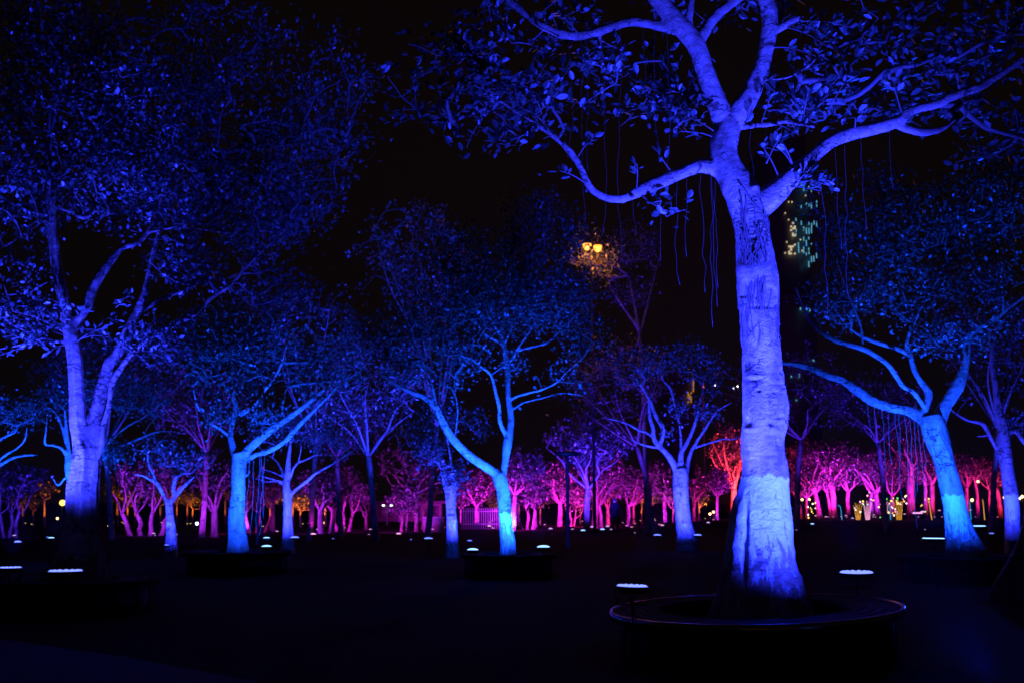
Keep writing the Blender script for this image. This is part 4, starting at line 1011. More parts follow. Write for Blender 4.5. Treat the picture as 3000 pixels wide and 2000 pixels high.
# ================================================================== floodlights of the big trees
def lamp_px(px, py, depth): return at(px, py, depth)
FL = [
    # px, py, depth, target px,py,depth, colour, W, label, r, spot
    (1852, 1716, 9.3, (2215, 1000, 10.0), 'blue', 800, 'blue LED floodlight on a stake by the bench rim, lit toward the whitewashed fig', 0.145, 16),
    (2509, 1676, 11.2, (2270, 850, 10.2), 'blue', 1000, 'wide blue LED floodlight on a stake behind the round steel-edged bench', 0.18, 16),
    (192, 1672, 12.6, (270, 900, 14.4), 'blue', 620, 'wide blue LED floodlight in front of the ropy fluted trunk', 0.205, 45),
    (30, 1662, 13.2, (205, 800, 14.4), 'blue', 1150, 'blue LED floodlight standing off to the side of the ropy fluted trunk', 0.14, 36),
    (1385, 1610, 18.9, (1460, 1290, 21.0), 'azure', 1000, 'pale blue floodlight on the reaching-limb side of the slim forked tree', 0.11, 70),
    (1592, 1602, 19.2, (1485, 1270, 21.0), 'azure', 1100, 'bright pale blue floodlight beside the slim forked tree, nearer the dark lamp post', 0.13, 70),
    (2735, 1577, 17.4, (2770, 1330, 20.0), 'azure', 1500, 'thin pale blue floodlight in front of the leaning tree', 0.19, 75),
    (2868, 1540, 21.5, (2800, 1150, 20.5), 'azure', 700, 'pale blue floodlight between the leaning tree and the violet-white tree', 0.14, 75),
    (781, 1600, 19.6, (700, 1400, 22.0), 'azure', 1500, 'slim pale blue floodlight between the slender pole and the blue thin-branched tree', 0.10, 80),
    (781, 1575, 26.0, (835, 1400, 30.0), 'azure', 120, 'pair-like small pale blue lamp behind the slim floodlight', 0.09, 70),
    (863, 1574, 28.4, (846, 1450, 30.2), 'blue', 900, 'round blue floodlight shining at the foot of the thin-branched tree', 0.13, 85),
    (488, 1596, 26.0, (498, 1450, 28.0), 'blue', 900, 'dim blue floodlight in front of the wide V-forked tree', 0.06, 80),
    (1926, 1567, 29.6, (1985, 1390, 32.0), 'blue', 1300, 'small blue floodlight on the grove side of the split-trunk tree', 0.12, 75),
    (2044, 1567, 29.6, (2010, 1360, 32.0), 'blue', 1100, 'small blue floodlight nearer the whitewashed fig than the split-trunk tree', 0.12, 75),
    (2905, 1562, 27.8, (2955, 1380, 30.0), 'blue', 900, 'blue floodlight in front of the violet-white tree', 0.07, 75),
    (1255, 1577, 26.2, (1315, 1460, 28.0), 'blue', 850, 'flat blue floodlight before the short-trunked tufted tree', 0.12, 80),
    (1376, 1583, 26.8, (1320, 1400, 28.0), 'blue', 300, 'tiny blue floodlight between the tufted tree and the slim forked tree', 0.07, 80),
    (150, 1575, 24.5, (230, 1260, 26.0), 'azure', 1100, 'pale blue floodlight for the tree hidden behind the ropy trunk', 0.08, 85),
    (-120, 1590, 25.5, (-20, 1330, 27.0), 'azure', 800, 'pale blue floodlight under the branches that reach in past the lawn edge', 0.10, 85),
]
for (px, py, dep, tg, colr, W, lab, r, sp) in FL:
    lp = at(px, py, dep); tp = at(*tg)
    if dep > 14:
        hd = math.hypot(tp[0] - lp[0], tp[1] - lp[1]); tp[2] = lp[2] + hd * math.tan(rad(39))
        floodlight(lp, tp, colr, W * (6.0 if colr == 'azure' else 4.8), lab, r=r, spot=94, blend=0.9, beads=r > 0.135, dome=0.30)
    else:
        floodlight(lp, tp, colr, W * 7.5, lab, r=r, spot=sp + 40, blend=1.0, beads=r > 0.135, dome=0.30)
# the lamp before the round bench, whose rim throws its shadow line across the foot of the big tree
floodlight((3.35, 7.2, 0.14), at(2222, 1000, 10.0), 'blue', 20000, 'blue LED floodlight on the grass in front of the round steel-edged bench', r=0.145, spot=72, blend=1.0)
# small glints of further lamps on the grass
for k, (px, py, colr) in enumerate([(52, 1587, 'blue'), (2380, 1534, 'azure'), (1708, 1553, 'azure'), (1735, 1543, 'violet'), (1780, 1541, 'violet'), (1765, 1550, 'azure'), (1613, 1548, 'violet'), (2498, 1517, 'violet'), (2588, 1515, 'azure'),
                                    (2604, 1503, 'magenta'), (2650, 1505, 'magenta'), (2390, 1510, 'magenta'), (2420, 1513, 'magenta'), (2478, 1509, 'magenta'), (2560, 1507, 'magenta'), (2843, 1493, 'magenta'), (2752, 1494, 'magenta'),
                                    (2075, 1530, 'violet'), (1940, 1538, 'magenta'), (2628, 1504, 'violet'), (1168, 1563, 'magenta'), (918, 1564, 'magenta')]):
    d = min(ground_depth(py, 0.25), 90)
    p = at(px, py, d)
    floodlight(p, p + np.array([random.uniform(-1, 1), 1.0, 3.5]), colr, 90, 'small %s floodlight among those dotted over the dark lawn' % COLOURWORD[colr], 'small %s floodlights dotted over the lawn' % COLOURWORD[colr], r=0.11, beads=False, dome=0.45)

# ================================================================== round benches
def round_bench(c, r_out, label, tilt=0.0, z=0.45, steel=False):
    t = thing('round_bench', label, 'bench', (c[0], c[1], 0))
    n = 72
    def ring_geo(ri, ro, z0, z1, seg=n):
        v = []; f = []
        for k in range(seg):
            a = 2 * math.pi * k / seg
            for rr, zz in ((ri, z0), (ro, z0), (ro, z1), (ri, z1)):
                x = rr * math.cos(a); y = rr * math.sin(a)
                v.append((c[0] + x, c[1] + y, zz + x * math.tan(tilt)))
        for k in range(seg):
            a0 = k * 4; b0 = ((k + 1) % seg) * 4
            for q in range(4):
                f.append((a0 + q, a0 + (q + 1) % 4, b0 + (q + 1) % 4, b0 + q))
        return v, f
    v, f = ring_geo(r_out - 0.028, r_out, z - 0.075, z + 0.006)
    mesh_obj('steel_rim' if steel else 'rim', v, f, M_METAL if steel else M_SEAT, t)
    v, f = ring_geo(r_out - 0.50, r_out - 0.475, z - 0.075, z + 0.006)
    mesh_obj('inner_rim', v, f, M_SEAT, t)
    # seat of curved boards
    for b in range(4):
        ri = r_out - 0.47 + b * 0.111
        v, f = ring_geo(ri, ri + 0.104, z - 0.04, z - 0.004)
        mesh_obj('seat_board', v, f, M_SEAT, t)
    v, f = ring_geo(r_out - 0.17, r_out - 0.11, -0.05 , z - 0.04)
    mesh_obj('planter_wall', v, f, M_PLANTER, t)
    for k in range(16):
        a = 2 * math.pi * (k + 0.35) / 16
        x, y = (r_out - 0.10) * math.cos(a), (r_out - 0.10) * math.sin(a)
        g = Geo(); g.tube([(c[0] + x, c[1] + y, -0.05), (c[0] + x, c[1] + y, z - 0.038 + x * math.tan(tilt))], 0.014, 6)
        put(g.mesh('rib', M_HOUSING), 'rib', t)
    return t
def trunk_foot(sk): return sk.limbs[0][0][0]
mc = at(2220, 1790, 10.0)
round_bench((mc[0], 10.2), 1.42, 'round bench with polished steel rim circling the whitewashed fig', tilt=rad(2.2), z=0.47, steel=True)
fl = trunk_foot(sk_left); round_bench((fl[0], fl[1]), 1.05, 'dark round bench circling the ropy fluted trunk')
fl = trunk_foot(sk_centre); round_bench((fl[0], fl[1]), 1.0, 'dark round bench circling the slim forked tree')
fl = trunk_foot(sk_right); round_bench((fl[0], fl[1]), 1.30, 'dark round bench circling the leaning tree')
fl = trunk_foot(sk_leftmid); round_bench((fl[0], fl[1]), 1.15, 'dark round bench circling the stout tree with parallel limbs')

# ================================================================== posts and street lamps
def lamp_post(px, py_base, py_top, wpx, label, head=True):
    b = on_ground(px, py_base); d = b[1]
    top = at(px, py_top, d); r = wpx * scale_at(py_base, d) / 2
    t = thing('lamp_post' if head else 'bare_pole', label, 'lamp post' if head else 'pole', (b[0], d, 0))
    g = Geo(); g.tube([(b[0], d, -0.1), (b[0], d, 0.25), (b[0], d, 0.26), (b[0], d, top[2])], [r * 1.25, r * 1.25, r, r * 0.92], 14)
    put(g.mesh('pole', M_POST), 'pole', t)
    if head:
        g = Geo(); g.tube([(b[0], d, top[2] - 0.02), (b[0], d, top[2] + 0.10), (b[0], d, top[2] + 0.13), (b[0], d, top[2] + 0.26), (b[0], d, top[2] + 0.30)], [r * 0.9, r * 0.9, 0.42, 0.36, 0.08], 20)
        put(g.mesh('lamp_head', M_HOUSING), 'lamp_head', t)
    return t
lamp_post(1664, 1606, 1345, 10.5, 'dark unlit garden lamp post with a flat cap, on the open lawn')
lamp_post(753, 1594, 1330, 6.5, 'slender bare pole beside the stout pale-blue tree', head=False)

M_SODIUM = glow('sodium_lens', (1.0, 0.27, 0.025), 3.0)
M_GLOBE = glow('globe_lens', (1.0, 0.62, 0.10), 3.0)
M_COOL = glow('cool_lens', (0.9, 0.95, 1.0), 4.0)
M_WARMSMALL = glow('warm_bulb', (1.0, 0.55, 0.22), 6.0)
# high twin sodium street lamp above the tree tops
d = 46.0
ctr = at(1736, 740, d)
t = thing('street_lamp', 'tall street lamp with two glaring sodium heads above the tree tops', 'street lamp', (ctr[0], d, 0))
g = Geo(); g.tube([(ctr[0] + 0.2, d + 3.2, -0.2), (ctr[0] + 0.2, d + 3.2, ctr[2] + 0.5)], [0.08, 0.05], 12); put(g.mesh('mast', M_BLACK), 'mast', t)
g = Geo()
for px, py in ((1720, 722), (1751, 727)):
    h = at(px, py, d)
    g.tube([(ctr[0] + 0.2, d + 3.2, ctr[2] + 0.4), (0.5 * (ctr[0] + h[0]) + 0.1, d + 1.6, h[2] + 0.5), (h[0], d, h[2] + 0.26)], 0.035, 8)
put(g.mesh('bracket', M_BLACK), 'bracket', t)
for px, py in ((1720, 722), (1751, 727)):
    h = at(px, py, d)
    g = Geo(); g.tube([h + np.array([0, 0, 0.26]), h + np.array([0, 0, 0.20]), h + np.array([0, 0, 0.10])], [0.05, 0.14, 0.17], 14)
    hd = put(g.mesh('lamp_head', M_HOUSING), 'lamp_head', t)
    g = Geo(); g.disc_dome(h + np.array([0, 0, 0.10]), (0, -0.05, -1), 0.21, 0.30, 14, 5)
    ln = put(g.mesh('lens', M_SODIUM), 'lens', t)
    ld = bpy.data.lights.new('sodium', 'POINT'); ld.energy = 330; ld.color = (1.0, 0.27, 0.02); ld.shadow_soft_size = 0.15
    lo = bpy.data.objects.new('sodium', ld); COL.objects.link(lo); lo.parent = t; lo.matrix_parent_inverse = Matrix.Translation(-t.location)
    lo.location = tuple(h - np.array([0, 0.3, 0.35]))
# added tree: its leaves round the sodium lamp stand in for the orange halo
make_tree('added dark tall tree with leaves standing in for the street lamp halo', 50.5, [[(1895, 1530, 16), (1890, 1300, 14), (1880, 1050, 12), (1860, 900, 10), (1840, 800, 6)], [(1868, 960, 10), (1800, 860, 7), (1770, 790, 4)], [(1870, 1000, 10), (1900, 880, 8), (1930, 760, 4)]],
          [(1755, 745, 70, 50, 60, -3.6, 0.7), (1720, 700, 50, 34, 26, -3.7, 0.6), (1690, 750, 40, 40, 18, -3.8, 0.6), (1770, 790, 50, 34, 26, -3.6, 0.6), (1860, 720, 100, 90, 70, 0.8, 1.8), (1850, 850, 90, 70, 50, 0.4, 1.8)], voxel=0.06, leaf=0.17, per=9, spread=0.22, seed=90, dark=True)

def small_lamp(px, py, r, mat, label, cat='lamp', d=60.0, group=None, post=True):
    h = at(px, py, d)
    t = thing('globe_lamp', label, cat, (h[0], d, 0), group)
    g = Geo(); g.tube([(h[0], d, -0.1), (h[0], d, h[2] - r * 0.8)], [0.05, 0.035], 8); put(g.mesh('pole', M_HOUSING), 'pole', t)
    g = Geo(); g.disc_dome(h - np.array([0, 0, r * 0.05]), (0, 0, 1), r, r, 14, 5); g.disc_dome(h - np.array([0, 0, r * 0.051]), (0, 0, -1), r, r, 14, 5)
    put(g.mesh('globe', mat), 'globe', t)
    return t
small_lamp(183, 1471, 0.17, M_GLOBE, 'round yellow globe lamp glowing beside the ropy fluted trunk')
for px, py in ((577, 1532),):
    small_lamp(px, py, 0.09, M_COOL, 'low white lamp standing among the amber-lit trunks', d=58)
for px, py, r in ((168, 1517, 0.07), (318, 1540, 0.07), (1008 - 60, 1530, 0.06), (2090, 1498, 0.10), (2080, 1504, 0.10), (2350, 1462, 0.10), (2371, 1461, 0.09), (2865, 1409, 0.10), (2942, 1456, 0.10), (2995, 1453, 0.12), (2988, 1458, 0.10), (2848, 1463, 0.12)):
    small_lamp(px, py, r, M_WARMSMALL, 'tiny warm globe lamp far off behind the trees', d=64 if px < 1500 else 88, group='tiny warm lamps far off')
# white twin-headed lamp before the pavilion
d = 68.0
c = at(1135, 1482, d)
t = thing('street_lamp', 'white T-shaped lamp with two small heads before the amber pavilion', 'street lamp', (c[0], d, 0))
g = Geo(); g.tube([(c[0], d, -0.1), (c[0], d, c[2])], 0.06, 8); g.box((c[0], d, c[2] + 0.02), (0.56, 0.08, 0.06)); put(g.mesh('pole', M_FENCE), 'pole', t)
for sx in (-0.27, 0.27):
    g = Geo(); g.disc_dome((c[0] + sx, d - 0.02, c[2] + 0.055), (0, -0.3, 1), 0.10, 0.07, 10, 3); put(g.mesh('lens', M_COOL), 'lens', t)

# ================================================================== pavilion, wall and fence
M_AMBERWIN = glow('amber_window', (1.0, 0.42, 0.04), 0.35)
d = 80.0
def X(px, dd=80.0): return at(px, 1500, dd)[0]
t = thing('pavilion', 'low dark-roofed pavilion with dim amber windows behind the far lawn', 'building', (X(1128), d, 0))
x0, x1 = X(1080), X(1290)
zt = at(1100, 1474, d)[2]
g = Geo(); g.box(((x0 + x1) / 2, d + 2, zt / 2), (x1 - x0, 3.6, zt)); put(g.mesh('wall', M_WALL), 'wall', t)
g = Geo(); g.box(((x0 + x1) / 2, d + 1.8, zt + 0.11), (x1 - x0 + 0.9, 4.6, 0.22)); put(g.mesh('roof', M_ROOF), 'roof', t)
for k in range(8):
    xc = x0 + (k + 0.5) * (x1 - x0) / 8
    g = Geo(); g.box((xc, d + 0.18, zt * 0.56), (0.46, 0.06, zt * 0.62)); wf = put(g.mesh('window', M_ROOF), 'window', t)
    if k < 4 or k == 6:
        for q in range(2):
            g = Geo(); g.box((xc + (q - 0.5) * 0.2, d + 0.14, zt * 0.56), (0.15, 0.03, zt * 0.5)); 
            p_ = put(g.mesh('pane', M_AMBERWIN), 'pane', wf); p_.matrix_parent_inverse = Matrix.Translation(-t.location)
d = 52.0
a, b = at(1240, 1545, d), at(1302, 1545, d); zt = at(1270, 1516, d)[2]
t = thing('low_wall', 'low plastered wall beside the bushy magenta tree', 'wall', ((a[0] + b[0]) / 2, d, 0))
g = Geo(); g.box(((a[0] + b[0]) / 2, d, zt / 2 - 0.05), (b[0] - a[0], 0.3, zt + 0.1)); put(g.mesh('wall_body', M_WALL), 'wall_body', t)
g = Geo(); g.box(((a[0] + b[0]) / 2, d, zt + 0.035), (b[0] - a[0] + 0.1, 0.4, 0.07)); put(g.mesh('coping', M_WALL), 'coping', t)
d = 57.0
a, b = at(1352, 1540, d), at(1462, 1540, d); zt = at(1400, 1488, d)[2]
t = thing('iron_fence', 'tall picket fence of pale bars under the umbrella-shaped pink tree', 'fence', ((a[0] + b[0]) / 2, d, 0))
n = 18
for k in range(n):
    x = a[0] + (b[0] - a[0]) * k / (n - 1)
    g = Geo(); g.tube([(x, d, -0.05), (x, d, zt), (x, d, zt + 0.07)], [0.022, 0.022, 0.003], 6); put(g.mesh('picket', M_FENCE), 'picket', t)
for z in (zt * 0.25, zt * 0.86):
    g = Geo(); g.box(((a[0] + b[0]) / 2, d + 0.03, z), (b[0] - a[0], 0.035, 0.05)); put(g.mesh('rail', M_FENCE), 'rail', t)
floodlight((a[0] + 1.6, d - 1.6, 0.2), ((a[0] + b[0]) / 2 + 0.4, d, 0.9), 'purple', 240, 'purple floodlight on the grass before the iron fence', r=0.12, beads=False, spot=110, dome=0.5)

# ================================================================== person with a bicycle
def person(px, py):
    b = on_ground(px, py); X0, Y0 = b[0], b[1]
    t = thing('person', 'person in dark clothes standing with back turned beside a bicycle', 'person', (X0, Y0, 0))
    V = {'pelvis': (0, 0, 0.92, 0.15), 'waist': (0, 0, 1.08, 0.145), 'chest': (0, 0.0, 1.28, 0.165), 'neckb': (0, 0, 1.46, 0.07), 'neck': (0, 0, 1.52, 0.055),
         'head': (0, 0.01, 1.61, 0.088), 'crown': (0, 0.01, 1.69, 0.075),
         'shl': (-0.17, 0, 1.41, 0.075), 'ell': (-0.25, 0.03, 1.14, 0.05), 'wrl': (-0.24, 0.10, 0.90, 0.035), 'hal': (-0.235, 0.14, 0.81, 0.035),
         'shr': (0.17, 0, 1.41, 0.075), 'elr': (0.27, 0.10, 1.17, 0.05), 'wrr': (0.36, 0.24, 1.03, 0.035), 'har': (0.40, 0.29, 1.00, 0.034),
         'hipl': (-0.10, 0, 0.88, 0.105), 'knl': (-0.11, 0.02, 0.48, 0.065), 'anl': (-0.12, -0.02, 0.10, 0.045), 'tol': (-0.14, 0.15, 0.035, 0.04),
         'hipr': (0.10, 0, 0.88, 0.105), 'knr': (0.13, 0.04, 0.48, 0.065), 'anr': (0.14, 0.0, 0.10, 0.045), 'tor': (0.16, 0.17, 0.035, 0.04)}
    E = [('pelvis', 'waist'), ('waist', 'chest'), ('chest', 'neckb'), ('neckb', 'neck'), ('neck', 'head'), ('head', 'crown'), ('chest', 'shl'), ('shl', 'ell'), ('ell', 'wrl'), ('wrl', 'hal'), ('chest', 'shr'), ('shr', 'elr'), ('elr', 'wrr'), ('wrr', 'har'),
         ('pelvis', 'hipl'), ('hipl', 'knl'), ('knl', 'anl'), ('anl', 'tol'), ('pelvis', 'hipr'), ('hipr', 'knr'), ('knr', 'anr'), ('anr', 'tor')]
    for sgn, ha in ((-1, 'hal'), (1, 'har')):          # fingers
        hx, hy, hz, _ = V[ha]
        for q in range(5):
            off = (q - 2) * 0.016
            V['%s%d' % (ha, q)] = (hx + off, hy + 0.03 + 0.012 * (q % 2), hz - 0.06 - (0.02 if q in (1, 2, 3) else 0), 0.009)
            E.append((ha, '%s%d' % (ha, q)))
    names = list(V); idx = {n_: i for i, n_ in enumerate(names)}
    me = bpy.data.meshes.new('body')
    me.from_pydata([V[n_][:3] for n_ in names], [(idx[a_], idx[b_]) for a_, b_ in E], [])
    o = bpy.data.objects.new('body', me); COL.objects.link(o)
    sk = o.modifiers.new('skin', 'SKIN'); o.modifiers.new('sub', 'SUBSURF').levels = 2
    for i, n_ in enumerate(names):
        sv = me.skin_vertices[0].data[i]; r = V[n_][3]
        sv.radius = (r, r); sv.use_root = (n_ == 'pelvis')
    dg = bpy.context.evaluated_depsgraph_get()
    me2 = bpy.data.meshes.new_from_object(o.evaluated_get(dg)); bpy.data.objects.remove(o)
    me2.materials.clear(); me2.materials.append(M_CLOTH); me2.materials.append(M_SKIN)
    for p in me2.polygons:
        p.use_smooth = True
        c_ = p.center
        p.material_index = 1 if (c_.z > 1.5 or (c_.z < 0.9 and abs(c_.x) > 0.19 and c_.z > 0.7) or (c_.x > 0.36 and c_.z > 0.9)) else 0
    me2.name = 'body'
    bo = bpy.data.objects.new('body', me2); COL.objects.link(bo); bo.parent = t
    g = Geo(); g.disc_dome((0, 0.0, 1.60), (0, -0.35, 1), 0.108, 0.125, 16, 6)
    h = bpy.data.objects.new('hair', g.mesh('hair', M_HAIR)); COL.objects.link(h); h.parent = t
    # face looks away over the lawn: nose, eyes, mouth, ears
    g = Geo()
    g.tube([(0, 0.095, 1.635), (0, 0.122, 1.600), (0, 0.10, 1.592)], [0.008, 0.014, 0.012], 6)
    for sx in (-1, 1):
        g.tube([(sx * 0.088, 0.0, 1.635), (sx * 0.098, -0.01, 1.615), (sx * 0.088, 0.0, 1.585)], [0.012, 0.016, 0.009], 6)
        g.disc_dome((sx * 0.034, 0.086, 1.630), (0, 1, 0), 0.013, 0.009, 8, 2)
    g.tube([(-0.026, 0.086, 1.562), (0, 0.096, 1.560), (0.026, 0.086, 1.562)], 0.008, 6)
    fo = bpy.data.objects.new('face', g.mesh('face', M_SKIN)); COL.objects.link(fo); fo.parent = t
    return t, X0, Y0
pt, PX, PY = person(1802, 1556)
def bicycle(x, y, rz):
    t = thing('bicycle', 'dark parked bicycle beside the standing person', 'bicycle', (x, y, 0))
    t.rotation_euler = (0, 0, rz)
    def part(g, name, mat, parent=t):
        o = bpy.data.objects.new(name, g.mesh(name, mat)); COL.objects.link(o); o.parent = parent; return o
    for wx in (-0.52, 0.52):
        a = np.linspace(0, 2 * math.pi, 29)
        ringp = np.column_stack([wx + 0.315 * np.cos(a), 0 * a, 0.335 + 0.315 * np.sin(a)])
        g = Geo(); g.tube(ringp, 0.02, 6, cap=False); wh = part(g, 'wheel', M_RUBBER)
        g = Geo(); g.tube(np.column_stack([wx + 0.29 * np.cos(a), 0 * a, 0.335 + 0.29 * np.sin(a)]), 0.012, 6, cap=False); part(g, 'rim', M_METAL, wh)
        for k in range(10):
            g = Geo(); an = k * math.pi / 5; g.tube([(wx, 0, 0.335), (wx + 0.29 * math.cos(an), 0, 0.335 + 0.29 * math.sin(an))], 0.002, 4); part(g, 'spoke', M_METAL, wh)
    g = Geo()
    for a_, b_ in [((-0.52, 0, 0.335), (-0.08, 0, 0.30)), ((-0.52, 0, 0.335), (-0.2, 0, 0.78)), ((-0.08, 0, 0.30), (-0.2, 0, 0.86)), ((-0.08, 0, 0.30), (0.36, 0, 0.74)), ((-0.2, 0, 0.78), (0.35, 0, 0.80)), ((0.33, 0, 0.90), (0.52, 0, 0.335))]:
        g.tube([a_, b_], 0.016, 8)
    part(g, 'frame', M_POST)
    g = Geo(); g.tube([(0.33, 0, 0.88), (0.31, 0, 1.0)], 0.014, 8); g.tube([(0.24, -0.28, 1.0), (0.31, -0.12, 1.02), (0.31, 0.12, 1.02), (0.24, 0.28, 1.0)], 0.013, 8); part(g, 'handlebar', M_METAL)
    g = Geo(); g.tube([(-0.34, 0, 0.90), (-0.28, 0, 0.905), (-0.18, 0, 0.90), (-0.06, 0, 0.895)], [0.03, 0.075, 0.05, 0.02], 8); part(g, 'saddle', M_RUBBER)
    g = Geo(); g.tube([(-0.08, -0.09, 0.30), (-0.08, 0.09, 0.30)], 0.012, 6); g.box((-0.0, 0.11, 0.20), (0.09, 0.06, 0.02)); g.box((-0.16, -0.11, 0.40), (0.09, 0.06, 0.02)); part(g, 'pedals', M_RUBBER)
    return t
bicycle(PX + 0.60, PY + 0.36, rad(25))

# ================================================================== coloured light sculptures
def tube_light(paths, mat, label, name, d, cat='light sculpture', group=None, part='light_tube', r=0.02):
    p0 = at(paths[0][0][0], paths[0][0][1], d)
    t = thing(name, label, cat, (p0[0], d, 0), group)
    for q, pp in enumerate(paths):
        P = np.array([at(x, y, d + 0.12 * (q % 3 - 1)) for x, y in pp]); P[0, 2] = min(P[0, 2], 0.0)
        C = catmull(P, 5)
        g = Geo(); g.tube(C, np.linspace(r, r * 0.55, len(C)), 7); put(g.mesh(part, mat), part, t)
    return t
M_TY = glow('tube_yellow', (1.0, 0.44, 0.04), 1.2); M_TP = glow('tube_pink', (1.0, 0.40, 0.70), 1.5); M_TC = glow('tube_cyan', (0.04, 0.55, 1.0), 1.1)
d = 88.0
def reeds(cx, base, n, spread, h, seed):
    r_ = random.Random(seed); out = []
    for k in range(n):
        f = (k / (n - 1) - 0.5) * 2
        hh = h * r_.uniform(0.6, 1.0)
        out.append([(cx + f * spread * 0.35, base), (cx + f * spread * 0.65, base - hh * 0.55), (cx + f * spread + r_.uniform(-2, 2), base - hh)])
    return out
tube_light(reeds(2513, 1500, 5, 15, 32, 1), M_TY, 'clump of glowing yellow reeds in front of the pink candelabra tree', 'light_reeds', d, part='reed')
tube_light(reeds(2541, 1501, 6, 15, 38, 2), M_TP, 'clump of glowing pinkish-white reeds by the violet grove tree', 'light_reeds', d, part='reed')
tube_light(reeds(2632, 1488, 5, 18, 34, 3), M_TY, 'clump of glowing yellow reeds past the small arched pink tree', 'light_reeds', d, part='reed')
tube_light(reeds(2592, 1494, 6, 14, 30, 4), M_TP, 'clump of glowing pinkish reeds among the coloured bulbs', 'light_reeds', d, part='reed')
tube_light([[(2466, 1508), (2464, 1495), (2461, 1482), (2457, 1478), (2454, 1483)]], M_TC, 'bent cyan light tube beside the violet grove tree', 'light_tube_arch', d, part='tube')
tube_light([[(2608, 1497), (2607, 1485), (2604, 1472)]], M_TC, 'upright cyan light tube among the coloured bulbs', 'light_tube_arch', d, part='tube')
tube_light([[(2842, 1484), (2841, 1470), (2840, 1464)]], M_TC, 'short cyan light post under a warm globe past the leaning tree', 'light_tube_arch', d, part='tube')
tube_light([[(2882, 1482), (2880, 1470), (2878, 1461)]], M_TY, 'short yellow light rod past the leaning tree', 'light_tube_arch', d, part='tube', r=0.026)
tube_light([[(2728, 1488), (2722, 1474), (2718, 1466)]], M_TY, 'curved yellow light rod hard by the leaning tree', 'light_tube_arch', d, part='tube', r=0.026)
BULB = {'white': glow('bulb_white', (1, 0.9, 0.75), 4), 'yellow': glow('bulb_yellow', (1, 0.62, 0.08), 4), 'green': glow('bulb_green', (0.15, 1.0, 0.2), 2), 'cyan': glow('bulb_cyan', (0.2, 0.7, 1), 3), 'pink': glow('bulb_pink', (1, 0.35, 0.6), 4)}
def bulb_string(x0, x1, y0, y1, n, label, seed, mats, group=None):
    r_ = random.Random(seed)
    a, b = at(x0, y0, d), at(x1, y1, d + 0.6)
    t = thing('bulb_string', label, 'string lights', ((a[0] + b[0]) / 2, d, 0), group)
    P = []
    for k in range(n):
        f = k / (n - 1)
        p = a * (1 - f) + b * f; p[2] += r_.uniform(-0.5, 0.5); p[1] += r_.uniform(-0.4, 0.4)
        P.append(p)
    P[0][2] = 0
    g = Geo(); g.tube(catmull(P, 4), 0.012, 5); put(g.mesh('wire', M_HOUSING), 'wire', t)
    for k in range(1, n):
        g = Geo(); rr = r_.uniform(0.03, 0.065); g.disc_dome(P[k], (0, 0, 1), rr, rr, 8, 3); g.disc_dome(P[k] - np.array([0, 0, 0.001]), (0, 0, -1), rr, rr, 8, 3)
        put(g.mesh('bulb', BULB[r_.choice(mats)]), 'bulb', t)
bulb_string(2498, 2555, 1500, 1448, 14, 'string of mixed yellow and cyan bulbs over the yellow reeds', 1, ['yellow', 'cyan', 'white', 'pink'])
bulb_string(2570, 2625, 1502, 1452, 16, 'string of green, white and pink bulbs around the arched pink tree', 2, ['white', 'green', 'pink', 'yellow'])
bulb_string(2612, 2660, 1500, 1458, 16, 'string of pinkish-white bulbs next to the pillar-like trunk', 3, ['white', 'pink', 'yellow'])
bulb_string(2578, 2650, 1500, 1478, 14, 'low string of mixed bulbs lying among the reeds', 6, ['white', 'pink', 'yellow', 'cyan'])
bulb_string(2362, 2392, 1505, 1478, 12, 'faint string of white and amber bulbs behind the leaning red trunk', 4, ['white', 'yellow'])
bulb_string(2700, 2722, 1496, 1462, 8, 'short string of amber bulbs behind the stubby red trunk', 5, ['yellow', 'green'])
# a clutter of bright white work lamps on the grass
for k, px in enumerate((2679, 2688, 2697, 2703)):
    p = at(px, 1503 - (4 if k == 3 else 0), 86)
    floodlight(p, p + np.array([0, 1.2, 2.5]), 'magenta', 50, 'white-hot lamp in the strewn row before the pillar-like trunk', 'strewn lamps before the pillar-like trunk', r=0.19, beads=False, dome=0.6)

# ================================================================== the town behind
M_CYANWIN = glow('cyan_window', (0.16, 0.66, 1.0), 0.62); M_CREAMWIN = glow('cream_window', (1.0, 0.80, 0.50), 0.65); M_AMBW2 = glow('amber_window_far', (1.0, 0.42, 0.08), 0.45)
def tower(px0, px1, py_top, d, label, wins, lit):
    a, b = at(px0, 1470, d), at(px1, 1470, d); zt = at((px0 + px1) / 2, py_top, d)[2]
    t = thing('tower_block', label, 'building', ((a[0] + b[0]) / 2, d, 0))
    g = Geo(); g.box(((a[0] + b[0]) / 2, d + 15, zt / 2), (b[0] - a[0], 29, zt)); put(g.mesh('tower_body', M_TOWER), 'tower_body', t)
    g = Geo(); g.box(((a[0] + b[0]) / 2, d + 15, zt + 1.4), ((b[0] - a[0]) * 0.7, 20, 2.8)); put(g.mesh('parapet', M_TOWER), 'parapet', t)
    cache = {}
    for (x, y, w_, h_, m) in wins:
        p = at(x, y, d)
        k = scale_at(y, d)
        key = (w_, h_, m.name)
        if key not in cache:
            g = Geo(); g.box((0, 0, 0), (w_ * k, 0.3, h_ * k)); cache[key] = g.mesh('window', m)
        o = bpy.data.objects.new('window', cache[key]); COL.objects.link(o)
        o.parent = t; o.matrix_parent_inverse = Matrix.Translation(-t.location); o.location = tuple(p - np.array([0, 0.12, 0]))
    return t
r_ = random.Random(3)
wins = []
for col in range(9):
    x = 2332 + col * 7.5
    y = 520 + r_.uniform(0, 30)
    while y < 775:
        h = r_.choice([8, 8, 12, 18])
        gate = 600 < y < 765
        if r_.random() < (0.36 if gate else 0.08): wins.append((x + r_.uniform(-0.5, 0.5), y, 1.9, h, M_CYANWIN))
        y += h + 3
